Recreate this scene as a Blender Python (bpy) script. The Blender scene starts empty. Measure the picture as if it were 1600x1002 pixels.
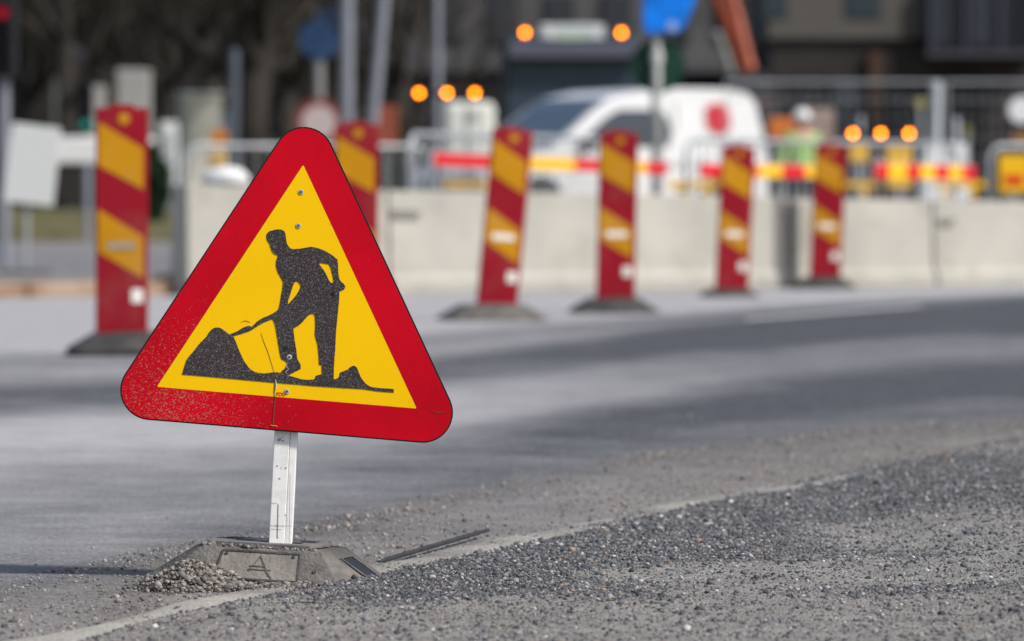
import bpy, bmesh, math, random
import numpy as np
from mathutils import Vector, Matrix
from mathutils.geometry import tessellate_polygon
R = math.radians
random.seed(7); rng = np.random.default_rng(11)
scene = bpy.context.scene
col = scene.collection

# ---------------------------------------------------------------- camera
CAM_H = 0.684
cam_d = bpy.data.cameras.new("camera"); cam = bpy.data.objects.new("camera", cam_d); col.objects.link(cam)
cam_d.lens = 200; cam_d.sensor_width = 36; cam_d.clip_start = 0.1; cam_d.clip_end = 2000
cam.location = (0, 0, CAM_H); cam.rotation_euler = (R(90 - 1.27), 0, 0)
cam_d.dof.use_dof = True; cam_d.dof.focus_distance = 10.0; cam_d.dof.aperture_fstop = 6.2
cam_d.dof.aperture_blades = 0
scene.camera = cam
# ---------------------------------------------------------------- light
world = bpy.data.worlds.new("World"); scene.world = world; world.use_nodes = True
wn = world.node_tree; sky = wn.nodes.new("ShaderNodeTexSky"); sky.sky_type = 'NISHITA'
SUN_EL, SUN_AZ = 46, 122            # azimuth clockwise from +Y (the view direction)
sky.sun_disc = False; sky.sun_elevation = R(SUN_EL); sky.sun_rotation = R(SUN_AZ)
sky.dust_density = 2.5; sky.air_density = 1.0; sky.ozone_density = 1.0
wn.links.new(sky.outputs[0], wn.nodes["Background"].inputs[0]); wn.nodes["Background"].inputs[1].default_value = 0.105
sun_d = bpy.data.lights.new("sun", 'SUN'); sun_d.energy = 3.3; sun_d.angle = R(5); sun_d.color = (1, .955, .9)
sun = bpy.data.objects.new("sun", sun_d); col.objects.link(sun)
_v = Vector((math.sin(R(SUN_AZ)) * math.cos(R(SUN_EL)), math.cos(R(SUN_AZ)) * math.cos(R(SUN_EL)), math.sin(R(SUN_EL))))
sun.rotation_euler = _v.to_track_quat('Z', 'Y').to_euler(); sun.location = (20, -10, 30)
vs = scene.view_settings; vs.view_transform = 'Standard'; vs.look = 'None'; vs.exposure = 0.31; vs.gamma = 1

# ---------------------------------------------------------------- helpers
F = 8889.0
def P(px, py, s):                      # a place seen at photo pixel (px, py) where one metre spans s pixels
    return Vector(((px - 800) / s, F / s, CAM_H - (py - 304) / s))
def G(px, py):                         # a place on the ground
    s = (py - 304) / CAM_H
    return ((px - 800) / s, F / s)

def tag(o, label=None, cat=None, group=None, kind=None):
    if label: o['label'] = label
    if cat: o['category'] = cat
    if group: o['group'] = group
    if kind: o['kind'] = kind
    return o
def empty(name, loc=(0, 0, 0), rot=(0, 0, 0), label=None, cat=None, group=None):
    o = bpy.data.objects.new(name, None); col.objects.link(o); o.empty_display_size = .1
    o.location = loc; o.rotation_euler = rot
    return tag(o, label, cat, group)
def copy_tree(o, parent=None):
    c = o.copy(); col.objects.link(c)
    if parent is not None:
        c.parent = parent
    for ch in list(o.children): copy_tree(ch, c)
    return c

class MB:
    def __init__(s): s.v = []; s.f = []
    def add(s, vs_, fs):
        n = len(s.v); s.v += [tuple(v) for v in vs_]; s.f += [tuple(i + n for i in f) for f in fs]; return s
    def box(s, c, d, rot=None):
        x, y, z = d[0] / 2, d[1] / 2, d[2] / 2
        vv = [Vector((a * x, b * y, e * z)) for a in (-1, 1) for b in (-1, 1) for e in (-1, 1)]
        if rot is not None: vv = [rot @ v for v in vv]
        c = Vector(c)
        return s.add([v + c for v in vv], [(0, 1, 3, 2), (4, 6, 7, 5), (0, 4, 5, 1), (2, 3, 7, 6), (0, 2, 6, 4), (1, 5, 7, 3)])
    def frustum(s, z0, z1, a, b, ca=(0, 0), cb=(0, 0)):
        vv = [(ca[0] + i * a[0] / 2, ca[1] + j * a[1] / 2, z0) for i, j in ((-1, -1), (1, -1), (1, 1), (-1, 1))]
        vv += [(cb[0] + i * b[0] / 2, cb[1] + j * b[1] / 2, z1) for i, j in ((-1, -1), (1, -1), (1, 1), (-1, 1))]
        return s.add(vv, [(3, 2, 1, 0), (4, 5, 6, 7), (0, 1, 5, 4), (1, 2, 6, 5), (2, 3, 7, 6), (3, 0, 4, 7)])
    def tube(s, pts, r, n=12, caps=True):
        pts = [Vector(p) for p in pts]; rs = r if isinstance(r, (list, tuple)) else [r] * len(pts)
        base = len(s.v); up = None
        for i, p in enumerate(pts):
            t = (pts[min(i + 1, len(pts) - 1)] - pts[max(i - 1, 0)]).normalized()
            if up is None:
                up = Vector((0, 0, 1)) if abs(t.z) < .9 else Vector((1, 0, 0))
            a = t.cross(up).normalized(); b = a.cross(t).normalized(); up = b
            for k in range(n):
                w = 2 * math.pi * k / n
                s.v.append(tuple(p + a * math.cos(w) * rs[i] + b * math.sin(w) * rs[i]))
        for i in range(len(pts) - 1):
            for k in range(n):
                k2 = (k + 1) % n
                s.f.append((base + i * n + k, base + i * n + k2, base + (i + 1) * n + k2, base + (i + 1) * n + k))
        if caps:
            s.f.append(tuple(base + k for k in range(n))[::-1]); s.f.append(tuple(base + (len(pts) - 1) * n + k for k in range(n)))
        return s
    def disc(s, c, axis, r, depth, n=24):
        c = Vector(c); a = Vector(axis).normalized()
        return s.tube([c - a * depth / 2, c + a * depth / 2], r, n)
    def prism(s, loops, y0, y1):       # loops of (x, z): outer first then holes; solid from y0 (front) to y1
        flat = [[Vector((p[0], p[1], 0)) for p in lp] for lp in loops]
        tris = tessellate_polygon(flat); pts = [p for lp in loops for p in lp]; n = len(pts); b = len(s.v)
        s.v += [(p[0], y0, p[1]) for p in pts] + [(p[0], y1, p[1]) for p in pts]
        for t in tris:
            (ax, az), (bx, bz), (cx, cz) = pts[t[0]], pts[t[1]], pts[t[2]]
            sgn = (bx - ax) * (cz - az) - (bz - az) * (cx - ax)
            t = t if sgn > 0 else (t[0], t[2], t[1])
            s.f.append(tuple(b + i for i in t)); s.f.append(tuple(b + n + i for i in reversed(t)))
        o = 0
        for li, lp in enumerate(loops):
            m = len(lp); ar = sum(lp[i][0] * lp[(i + 1) % m][1] - lp[(i + 1) % m][0] * lp[i][1] for i in range(m))
            ccw = (ar > 0) == (li == 0)
            for i in range(m):
                i0, i1 = b + o + i, b + o + (i + 1) % m
                s.f.append((i0, i0 + n, i1 + n, i1) if ccw else (i1, i1 + n, i0 + n, i0))
            o += m
        return s
    def build(s, name, mat, parent=None, bevel=0, seg=2, smooth=False, loc=None):
        me = bpy.data.meshes.new(name); me.from_pydata(s.v, [], s.f); me.update()
        if smooth: me.polygons.foreach_set("use_smooth", [True] * len(me.polygons))
        me.materials.append(mat)
        o = bpy.data.objects.new(name, me); col.objects.link(o)
        if parent is not None: o.parent = parent
        if loc is not None: o.location = loc
        if bevel:
            m = o.modifiers.new("bevel", 'BEVEL'); m.width = bevel; m.segments = seg; m.limit_method = 'ANGLE'; m.angle_limit = R(35)
        return o

def mat(name, c, rough=.6, var=0.0, vscale=5, bump=0, bscale=60, metal=0, spec=.25, c2=None, dirt=0, dscale=8, dirtcol=(.23, .21, .19), stretch=None, emit=None, estr=0, coat=0, world=False):
    m = bpy.data.materials.new(name); m.use_nodes = True; nt = m.node_tree; b = nt.nodes["Principled BSDF"]
    b.inputs["Roughness"].default_value = rough; b.inputs["Metallic"].default_value = metal
    b.inputs["Specular IOR Level"].default_value = spec; b.inputs["Coat Weight"].default_value = coat
    b.inputs["Base Color"].default_value = (*c, 1)
    L = nt.links.new; N = nt.nodes.new
    if world: tc = N("ShaderNodeNewGeometry"); OC = tc.outputs["Position"]
    else: tc = N("ShaderNodeTexCoord"); OC = tc.outputs["Object"]
    mp = N("ShaderNodeMapping"); L(OC, mp.inputs[0])
    if stretch: mp.inputs["Scale"].default_value = stretch
    cur = None
    if var or c2:
        n = N("ShaderNodeTexNoise"); n.inputs["Scale"].default_value = vscale; n.inputs["Detail"].default_value = 6; L(mp.outputs[0], n.inputs[0])
        r = N("ShaderNodeValToRGB"); L(n.outputs[0], r.inputs[0])
        r.color_ramp.elements[0].position = .3; r.color_ramp.elements[1].position = .7
        lo = tuple(x * (1 - var) for x in c); hi = c2 if c2 else tuple(min(1, x * (1 + var)) for x in c)
        r.color_ramp.elements[0].color = (*lo, 1); r.color_ramp.elements[1].color = (*hi, 1); cur = r.outputs[0]
    if dirt:
        n = N("ShaderNodeTexNoise"); n.inputs["Scale"].default_value = dscale; n.inputs["Detail"].default_value = 8; n.inputs["Roughness"].default_value = .7; L(OC, n.inputs[0])
        r = N("ShaderNodeValToRGB"); L(n.outputs[0], r.inputs[0]); r.color_ramp.elements[0].position = .5; r.color_ramp.elements[1].position = .75
        r.color_ramp.elements[1].color = (dirt, dirt, dirt, 1)
        x = N("ShaderNodeMix"); x.data_type = 'RGBA'; L(r.outputs[0], x.inputs[0])
        if cur: L(cur, x.inputs[6])
        else: x.inputs[6].default_value = (*c, 1)
        x.inputs[7].default_value = (*dirtcol, 1); cur = x.outputs[2]
    if cur: L(cur, b.inputs["Base Color"])
    if bump:
        n = N("ShaderNodeTexNoise"); n.inputs["Scale"].default_value = bscale; n.inputs["Detail"].default_value = 5; L(mp.outputs[0], n.inputs[0])
        bp = N("ShaderNodeBump"); bp.inputs["Strength"].default_value = bump; bp.inputs["Distance"].default_value = .01
        L(n.outputs[0], bp.inputs["Height"]); L(bp.outputs[0], b.inputs["Normal"])
    if emit:
        b.inputs["Emission Color"].default_value = (*emit, 1); b.inputs["Emission Strength"].default_value = estr
    return m

def speck_mat(name, base, speck, scale, lo, hi, rough=.45, corner=None, var=0.06):
    """painted film with fine chips and dried splashes; corner = (x, z, radius): more of them towards that spot"""
    m = bpy.data.materials.new(name); m.use_nodes = True; nt = m.node_tree; b = nt.nodes["Principled BSDF"]
    L = nt.links.new; N = nt.nodes.new; b.inputs["Roughness"].default_value = rough; b.inputs["Specular IOR Level"].default_value = .12
    tc = N("ShaderNodeTexCoord")
    n = N("ShaderNodeTexNoise"); n.inputs["Scale"].default_value = scale; n.inputs["Detail"].default_value = 3; n.inputs["Roughness"].default_value = .65; L(tc.outputs["Object"], n.inputs[0])
    val = n.outputs[0]
    if corner:
        d = N("ShaderNodeVectorMath"); d.operation = 'DISTANCE'; L(tc.outputs["Object"], d.inputs[0]); d.inputs[1].default_value = (corner[0], 0, corner[1])
        mr = N("ShaderNodeMapRange"); L(d.outputs["Value"], mr.inputs[0]); mr.inputs[1].default_value = 0; mr.inputs[2].default_value = corner[2]; mr.inputs[3].default_value = .19; mr.inputs[4].default_value = 0
        a = N("ShaderNodeMath"); L(val, a.inputs[0]); L(mr.outputs[0], a.inputs[1]); val = a.outputs[0]
    r = N("ShaderNodeMapRange"); L(val, r.inputs[0]); r.inputs[1].default_value = lo; r.inputs[2].default_value = hi
    v = N("ShaderNodeTexNoise"); v.inputs["Scale"].default_value = 5; v.inputs["Detail"].default_value = 5; L(tc.outputs["Object"], v.inputs[0])
    hv = N("ShaderNodeMapRange"); L(v.outputs[0], hv.inputs[0]); hv.inputs[1].default_value = .3; hv.inputs[2].default_value = .7; hv.inputs[3].default_value = 1 - var * 2; hv.inputs[4].default_value = 1 + var
    sc = N("ShaderNodeVectorMath"); sc.operation = 'SCALE'; sc.inputs[0].default_value = base; L(hv.outputs[0], sc.inputs["Scale"])
    x = N("ShaderNodeMix"); x.data_type = 'RGBA'; L(r.outputs[0], x.inputs[0]); L(sc.outputs[0], x.inputs[6]); x.inputs[7].default_value = (*speck, 1)
    L(x.outputs[2], b.inputs["Base Color"])
    bp = N("ShaderNodeBump"); bp.inputs["Strength"].default_value = .15; bp.inputs["Distance"].default_value = .001; L(n.outputs[0], bp.inputs["Height"]); L(bp.outputs[0], b.inputs["Normal"])
    return m

M = {}
M['rubber'] = mat("recycled_rubber", (.105, .10, .093), .85, .45, 22, .5, 160, dirt=.85, dscale=9, dirtcol=(.25, .23, .21))
M['dark_rubber'] = mat("dark_rubber", (.045, .045, .045), .85, .3, 14, .5, 160, dirt=.5, dscale=9)
M['black_edge'] = mat("black_edge", (.008, .008, .009), .5)
M['grey_metal'] = mat("grey_metal", (.33, .35, .38), .45, .12, 6, metal=.5)
M['galv'] = mat("galvanised_steel", (.42, .44, .46), .5, .15, 12, metal=.4)
M['rivet'] = mat("rivet_metal", (.42, .42, .43), .55, metal=.3)
M['concrete'] = mat("concrete", (.40, .388, .345), .9, .12, 1.6, .4, 50, dirt=.75, dscale=2.6, dirtcol=(.25, .235, .20), world=True)
M['white'] = mat("white_plastic", (.72, .73, .73), .6, .05, 4)
M['black'] = mat("black_plastic", (.015, .015, .017), .5, .2, 8)

# ---------------------------------------------------------------- road lines: curves Y(X) fitted on the ground
def line(pts, lslope=2.9, rslope=1.2, a=-9, b=14):
    g = sorted(G(*p) for p in pts); X = [p[0] for p in g]; Y = [p[1] for p in g]
    X = [a] + X + [b]; Y = [Y[0] - lslope * (X[1] - a)] + Y + [Y[-1] + rslope * (b - X[-1])]
    return np.array(X), np.array(Y)
LN = [line([(120, 1006), (250, 967), (380, 938), (480, 918), (560, 903), (700, 873), (860, 841), (960, 819), (1050, 798), (1160, 776), (1240, 766), (1320, 752), (1420, 733), (1600, 700)], 2.2, 2.2),
      line([(0, 930), (240, 875), (480, 832), (700, 783), (1000, 716), (1300, 682), (1600, 655)], 2.2, 2.0),
      line([(0, 700), (350, 690), (700, 655), (1000, 615), (1300, 580), (1600, 557)], 2.4, 1.6),
      line([(0, 590), (300, 583), (700, 548), (1000, 516), (1300, 491), (1600, 468)], 2.6, 1.2),
      line([(0, 562), (300, 556), (700, 522), (1000, 497), (1300, 474), (1600, 460)], 2.6, 1.2),
      line([(0, 462), (290, 456), (1600, 436)], .2, .8)]
def Yk(k, X): return np.interp(X, *LN[k])
Ystack = lambda X: np.stack([Yk(k, X) for k in range(6)])
def smooth_interp(x, xs, ys): return np.interp(x, xs, ys)

def vnoise(x, y, seed=0):              # smooth value noise, numpy
    xi = np.floor(x).astype(int); yi = np.floor(y).astype(int); fx = x - xi; fy = y - yi
    fx = fx * fx * (3 - 2 * fx); fy = fy * fy * (3 - 2 * fy)
    def h(a, b):
        n = (a * 374761393 + b * 668265263 + seed * 974634777) & 0xffffffff
        n = ((n ^ (n >> 13)) * 1274126177) & 0xffffffff
        return ((n ^ (n >> 16)) & 0xffff) / 65535.0
    return (h(xi, yi) * (1 - fx) + h(xi + 1, yi) * fx) * (1 - fy) + (h(xi, yi + 1) * (1 - fx) + h(xi + 1, yi + 1) * fx) * fy
def fbm(x, y, o=4, seed=0):
    s = 0; a = .5; t = 0
    for i in range(o): s = s + a * vnoise(x, y, seed + i); t += a; x = x * 2.03; y = y * 2.03; a *= .5
    return s / t

def grid_mesh(name, X, Y, Z, material, attrs=None, smooth=True):
    n, m = X.shape; co = np.stack([X, Y, Z], -1).reshape(-1, 3).astype(np.float32)
    idx = np.arange(n * m).reshape(n, m)
    q = np.stack([idx[:-1, :-1], idx[1:, :-1], idx[1:, 1:], idx[:-1, 1:]], -1).reshape(-1, 4)
    me = bpy.data.meshes.new(name); me.vertices.add(len(co)); me.vertices.foreach_set("co", co.ravel())
    me.loops.add(q.size); me.loops.foreach_set("vertex_index", q.ravel().astype(np.int32))
    me.polygons.add(len(q)); me.polygons.foreach_set("loop_start", np.arange(0, q.size, 4, dtype=np.int32))
    me.update(calc_edges=True)
    if smooth: me.polygons.foreach_set("use_smooth", np.ones(len(q), bool))
    for k, a in (attrs or {}).items():
        at = me.attributes.new(k, 'FLOAT', 'POINT'); at.data.foreach_set("value", a.reshape(-1).astype(np.float32))
    me.materials.append(material); o = bpy.data.objects.new(name, me); col.objects.link(o); return o

def ground_mat(name, ca, cb, cspk, fine=220, bump=.6, stretch=(1, 1, 1)):
    """ca bare surface, cb dust lying on it (attribute 'dust'), fine grain of mixed stone colours"""
    m = bpy.data.materials.new(name); m.use_nodes = True; nt = m.node_tree; b = nt.nodes["Principled BSDF"]
    L = nt.links.new; N = nt.nodes.new; b.inputs["Roughness"].default_value = .88; b.inputs["Specular IOR Level"].default_value = .3
    tc = N("ShaderNodeTexCoord"); mp = N("ShaderNodeMapping"); L(tc.outputs["Object"], mp.inputs[0]); mp.inputs["Scale"].default_value = stretch
    at = N("ShaderNodeAttribute"); at.attribute_name = "dust"
    n1 = N("ShaderNodeTexNoise"); n1.inputs["Scale"].default_value = 1.7; n1.inputs["Detail"].default_value = 9; n1.inputs["Roughness"].default_value = .62; L(mp.outputs[0], n1.inputs[0])
    n2 = N("ShaderNodeTexNoise"); n2.inputs["Scale"].default_value = 45; n2.inputs["Detail"].default_value = 4; L(tc.outputs["Object"], n2.inputs[0])
    vo = N("ShaderNodeTexVoronoi"); vo.inputs["Scale"].default_value = fine; L(tc.outputs["Object"], vo.inputs[0])
    hs = N("ShaderNodeValToRGB"); L(vo.outputs["Color"], hs.inputs[0]); hs.color_ramp.interpolation = 'LINEAR'
    e = hs.color_ramp.elements; e[0].color = (*[c * .55 for c in ca], 1); e[1].color = (*cspk, 1); e[0].position = .2
    k = e.new(.62); k.color = (*ca, 1); e[-1].position = .9
    s1 = N("ShaderNodeMath"); s1.operation = 'MULTIPLY_ADD'; L(n1.outputs[0], s1.inputs[0]); s1.inputs[1].default_value = .9; L(at.outputs["Fac"], s1.inputs[2])
    s2 = N("ShaderNodeMath"); s2.operation = 'MULTIPLY_ADD'; L(n2.outputs[0], s2.inputs[0]); s2.inputs[1].default_value = .45; L(s1.outputs[0], s2.inputs[2])
    mr = N("ShaderNodeMapRange"); L(s2.outputs[0], mr.inputs[0]); mr.inputs[1].default_value = .58; mr.inputs[2].default_value = 1.75
    a2 = N("ShaderNodeAttribute"); a2.attribute_name = "soil"
    xs = N("ShaderNodeMix"); xs.data_type = 'RGBA'; L(a2.outputs["Fac"], xs.inputs[0]); xs.inputs[6].default_value = (*cb, 1); xs.inputs[7].default_value = (.205, .180, .152, 1)
    x = N("ShaderNodeMix"); x.data_type = 'RGBA'; L(mr.outputs[0], x.inputs[0]); L(hs.outputs[0], x.inputs[6]); L(xs.outputs[2], x.inputs[7])
    n3 = N("ShaderNodeTexNoise"); n3.inputs["Scale"].default_value = fine * .55; n3.inputs["Detail"].default_value = 3; n3.inputs["Roughness"].default_value = .7; L(tc.outputs["Object"], n3.inputs[0])
    g3 = N("ShaderNodeMapRange"); L(n3.outputs[0], g3.inputs[0]); g3.inputs[1].default_value = .32; g3.inputs[2].default_value = .68; g3.inputs[3].default_value = .62; g3.inputs[4].default_value = 1.3
    n4 = N("ShaderNodeTexNoise"); n4.inputs["Scale"].default_value = 7; n4.inputs["Detail"].default_value = 5; L(mp.outputs[0], n4.inputs[0])
    g4 = N("ShaderNodeMapRange"); L(n4.outputs[0], g4.inputs[0]); g4.inputs[1].default_value = .3; g4.inputs[2].default_value = .7; g4.inputs[3].default_value = .84; g4.inputs[4].default_value = 1.13
    gm = N("ShaderNodeMath"); gm.operation = 'MULTIPLY'; L(g3.outputs[0], gm.inputs[0]); L(g4.outputs[0], gm.inputs[1])
    sc = N("ShaderNodeVectorMath"); sc.operation = 'SCALE'; L(x.outputs[2], sc.inputs[0]); L(gm.outputs[0], sc.inputs["Scale"])
    L(sc.outputs[0], b.inputs["Base Color"])
    bp = N("ShaderNodeBump"); bp.inputs["Strength"].default_value = bump; bp.inputs["Distance"].default_value = .004
    L(vo.outputs["Distance"], bp.inputs["Height"]); L(bp.outputs[0], b.inputs["Normal"])
    return m

# base ground to the horizon
gx = np.concatenate([np.linspace(-400, -30, 12), np.linspace(-25, 25, 60), np.linspace(30, 400, 12)]); gy = np.concatenate([np.linspace(-60, 0, 8), np.linspace(5, 160, 120), np.linspace(180, 700, 14)])
GX, GY = np.meshgrid(gx, gy, indexing='ij')
gd = .1 + .5 * fbm(GX * .3, GY * .12, 3, 5)
M['ground'] = ground_mat("dusty_ground", (.16, .16, .165), (.33, .31, .285), (.3, .3, .3), 60, .3)
tag(grid_mesh("ground", GX, GY, np.full_like(GX, -.03), M['ground'], {"dust": gd}), kind="structure")

# road sheet, running from lower left to the right, bands of dust along it
rx = np.linspace(-8.5, 13, 220); wv = np.linspace(0.02, 5, 150)
RX, W = np.meshgrid(rx, wv, indexing='ij')
ys = Ystack(rx)
RY = np.empty_like(RX)
for i in range(len(rx)): RY[i] = np.interp(wv, np.arange(6), ys[:, i])
def crown(w): return .012 * np.sin(np.clip(w / 4, 0, 1) * math.pi)
wn_ = W + .30 * (fbm(RX * .6, W * 2, 3, 3) - .5)
dust = np.interp(wn_, [0, .35, .8, 1.0, 1.15, 1.5, 1.72, 2.0, 2.25, 2.45, 2.75, 2.9, 3.1, 3.3, 3.8, 4.15, 4.5, 5],
                      [.7, .68, .5, .22, .10, .02, .30, .74, .64, .10, .00, .35, .72, .5, .42, .9, 1.1, .7])
dust = dust - .42 * np.clip((RX + .1) / 1.2, 0, 1) * np.clip((W - 1.2) / .3, 0, 1) * np.clip((4 - W) / .5, 0, 1) + .16 * np.clip((-RX + .1) / .8, 0, 1) * np.clip((W - 1.0) / .2, 0, 1) * np.clip((1.9 - W) / .2, 0, 1)
dust = dust + .55 * np.clip((.6 - RX) / 2.0, 0, 1) * np.exp(-((wn_ - 2.02) / .30) ** 2) + .22 * np.clip((.3 - RX) / 1.0, 0, 1) * np.clip((W - .95) / .15, 0, 1) * np.clip((1.75 - W) / .2, 0, 1) * fbm(RX * 1.2, W * 3, 3, 71) * 1.6
dust = np.where(W > 4.05, dust + .15 + .7 * np.clip(-RX / 2, 0, 1), dust)
soil = np.interp(W, [0, .85, 1.02, 1.2], [.85, .85, .5, 0]) * np.clip(.5 + fbm(RX * .9, W * 3, 3, 66), 0, 1)
soil = np.where(RX < -.7, soil * .8, soil)
M['road'] = ground_mat("dusty_asphalt", (.054, .056, .067), (.37, .366, .372), (.20, .22, .225), 170, .5)
tag(grid_mesh("road", RX, RY, crown(W), M['road'], {"dust": dust, "soil": soil}), kind="structure")

def Hroad(X, Y):
    st = np.stack([Yk(k, X) for k in range(6)]); w = np.zeros_like(X)
    for k in range(5):
        t = np.clip((Y - st[k]) / (st[k + 1] - st[k]), 0, 1); w = w + t
    return crown(w), w

# worn white edge line dashes on the road
def sheet(name, pts, z, m):
    mb = MB(); n = len(pts) // 2
    mb.add([(x, y, z) for x, y in pts], [(i, i + 1, n + i + 1, n + i) for i in range(n - 1)])
    return mb.build(name, m)
M['linepaint'] = mat("worn_line_paint", (.5, .5, .49), .8, .3, 12, dirt=.8, dscale=9, dirtcol=(.2, .2, .2))
for a, b in ((1.25, 2.45),):
    xs = np.linspace(a, b, 12); y0 = Yk(3, xs) - .55; y1 = y0 + .40
    o = sheet("road_marking", list(zip(xs, y0)) + list(zip(xs, y1)), .0175, M['linepaint']); tag(o, kind="structure")

# kerb
def Hverge(X, Y):
    d = (Yk(0, X) - Y) * .36           # distance from the kerb, on the near side
    edge = np.clip(d / .12, 0, 1)
    h = .003 + .014 * edge * edge * (3 - 2 * edge) + .022 * np.clip((X - .72) / .25, 0, 1) * np.clip((d + .02) / .1, 0, 1)
    h = h + edge * (.018 * (fbm(X * 2.2, Y * 1.1, 4, 9) - .5) + .010 * (fbm(X * 18, Y * 18, 3, 4) - .5))
    return h
kx = np.linspace(-6, 3.4, 380); kw = np.linspace(-.5, .5, 9)
KX, KW = np.meshgrid(kx, kw, indexing='ij')
KY = Yk(0, KX) + KW * (.62 + .30 * (fbm(KX * 6, KX * 0 + 3, 3, 2) - .5)) + .10 * (fbm(KX * 5, KX * 0, 3, 1) - .5)
KZ = .008 - .045 * np.abs(KW) ** 2.2 + .012 * (fbm(KX * 9, KY * 9, 3, 8) - .5)
M['kerb'] = ground_mat("kerb_concrete", (.15, .145, .14), (.42, .405, .36), (.4, .38, .36), 200, .4)
tag(grid_mesh("kerb", KX, KY, KZ, M['kerb'], {"dust": -.25 + 1.7 * fbm(KX * 2.2, KY * 3, 4, 6) + .35 * (KX < -.3), "soil": .5 * fbm(KX * 3, KY * 2, 3, 16)}), kind="structure")

# gravel verge on the near side
vx = np.linspace(-2.4, 4.6, 330); vt = np.linspace(0, 1, 420) ** 1.25
VX, VT = np.meshgrid(vx, vt, indexing='ij')
jag = .16 * (fbm(VX * 6, VX * 0 + 9, 4, 12) - .5) + .55 * np.clip((VX - .55) / .25, 0, 1) * (0.35 + .4 * fbm(VX * 2.5, VX * 0, 2, 31))
VY0 = Yk(0, VX) - .17 + .16 * (fbm(VX * 2.6, VX * 0 + 4, 2, 55) - .5) + jag * 1.0
VY = VY0 - VT * (VY0 - 4.5)
VZ = Hverge(VX, VY); VZ = np.where(VT < .002, -.02, VZ)
FINES = [(1470, 845, .35, .45, .75), (1150, 912, .40, .28, .75), (1570, 722, .30, .5, .7), (780, 968, .40, .25, .7), (1280, 985, .25, .12, -.35), (1560, 940, .25, .16, -.4), (1380, 775, .5, .7, -.35), (900, 880, .35, .35, -.4)]
def gravel_amount(X, Y):              # 0 = bare grey fines, 1 = loose dark stones
    g = fbm(X * 1.1 + 5, Y * .55, 4, 20)
    g = g + .30 * np.clip((X - Y * .0 + .42) / .2, -1, 1) * (Y < 11) * 0
    d = (Yk(0, X) - Y) * .36
    band = np.exp(-((d - .28) / .26) ** 2) * .38
    g = g + band - .30 * np.clip((9.7 - Y) / .9, 0, 1) * np.clip((X - .1) / .5, 0, 1)
    g = g - .6 * (X < -.41 + .03 * np.sin(Y * 9)) - .25 * np.clip((9.3 - Y) / .5, 0, 1)
    g = g + .75 * (fbm(X * 2.6, Y * .8, 4, 90) - .5) - .07
    for (px, py, rx_, ry_, k) in FINES:
        x0, y0 = G(px, py); g = g - .62 * k * np.exp(-(((X - x0) / rx_) ** 2 + ((Y - y0) / ry_) ** 2))
    return np.clip((g - .33) / .42, 0, 1)
M['verge'] = ground_mat("gravel_fines", (.075, .074, .075), (.27, .26, .243), (.24, .23, .22), 190, 1.0)
tag(grid_mesh("verge", VX, VY, VZ, M['verge'], {"dust": 1.25 - 1.15 * gravel_amount(VX, VY), "soil": .55 * fbm(VX * 1.3, VY, 3, 44)}), kind="structure")

# loose stones
def ico():
    t = (1 + 5 ** .5) / 2
    v = np.array([(-1, t, 0), (1, t, 0), (-1, -t, 0), (1, -t, 0), (0, -1, t), (0, 1, t), (0, -1, -t), (0, 1, -t), (t, 0, -1), (t, 0, 1), (-t, 0, -1), (-t, 0, 1)], float)
    v /= np.linalg.norm(v[0])
    f = np.array([(0, 11, 5), (0, 5, 1), (0, 1, 7), (0, 7, 10), (0, 10, 11), (1, 5, 9), (5, 11, 4), (11, 10, 2), (10, 7, 6), (7, 1, 8), (3, 9, 4), (3, 4, 2), (3, 2, 6), (3, 6, 8), (3, 8, 9), (4, 9, 5), (2, 4, 11), (6, 2, 10), (8, 6, 7), (9, 8, 1)])
    return v, f
PAL = np.array([(.075, .08, .092), (.10, .105, .115), (.16, .165, .175), (.045, .047, .055), (.30, .29, .28), (.22, .215, .21), (.26, .18, .14), (.45, .44, .43), (.13, .12, .11)])
PW = np.array([.2, .2, .12, .24, .05, .10, .02, .025, .07]); PW = PW / PW.sum()
BROWN = np.array([(.17, .155, .14), (.24, .22, .20), (.12, .11, .10), (.30, .27, .24), (.075, .07, .07)])
def stones(name, X, Y, Z, S, cols, label, cat):
    n = len(X); v, f = ico(); A = rng.normal(size=(n, 3, 3)); q, _ = np.linalg.qr(A)
    sc = S[:, None] * rng.uniform(.6, 1.15, (n, 3))
    jit = rng.uniform(.75, 1.2, (n, 12, 1))
    V = np.einsum('nij,nkj->nki', q, v[None] * jit * sc[:, None, :])
    V[:, :, 2] *= .8
    V += np.stack([X, Y, Z + S * .2], -1)[:, None, :]
    Fc = (f[None] + 12 * np.arange(n)[:, None, None]).reshape(-1, 3).astype(np.int32)
    me = bpy.data.meshes.new(name); me.vertices.add(n * 12); me.vertices.foreach_set("co", V.reshape(-1).astype(np.float32))
    me.loops.add(Fc.size); me.loops.foreach_set("vertex_index", Fc.ravel()); me.polygons.add(len(Fc)); me.polygons.foreach_set("loop_start", np.arange(0, Fc.size, 3, dtype=np.int32))
    me.update(calc_edges=True)
    at = me.color_attributes.new("stone_colour", 'FLOAT_COLOR', 'POINT')
    c = np.concatenate([np.repeat(cols, 12, 0), np.ones((n * 12, 1))], 1); at.data.foreach_set("color", c.reshape(-1).astype(np.float32))
    me.materials.append(M['stone']); o = bpy.data.objects.new(name, me); col.objects.link(o)
    return tag(o, label, cat, kind="stuff")
sm = bpy.data.materials.new("stone"); sm.use_nodes = True; a_ = sm.node_tree.nodes.new("ShaderNodeAttribute"); a_.attribute_name = "stone_colour"
sb = sm.node_tree.nodes["Principled BSDF"]; sb.inputs["Roughness"].default_value = .8; sm.node_tree.links.new(a_.outputs["Color"], sb.inputs["Base Color"]); M['stone'] = sm

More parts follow.
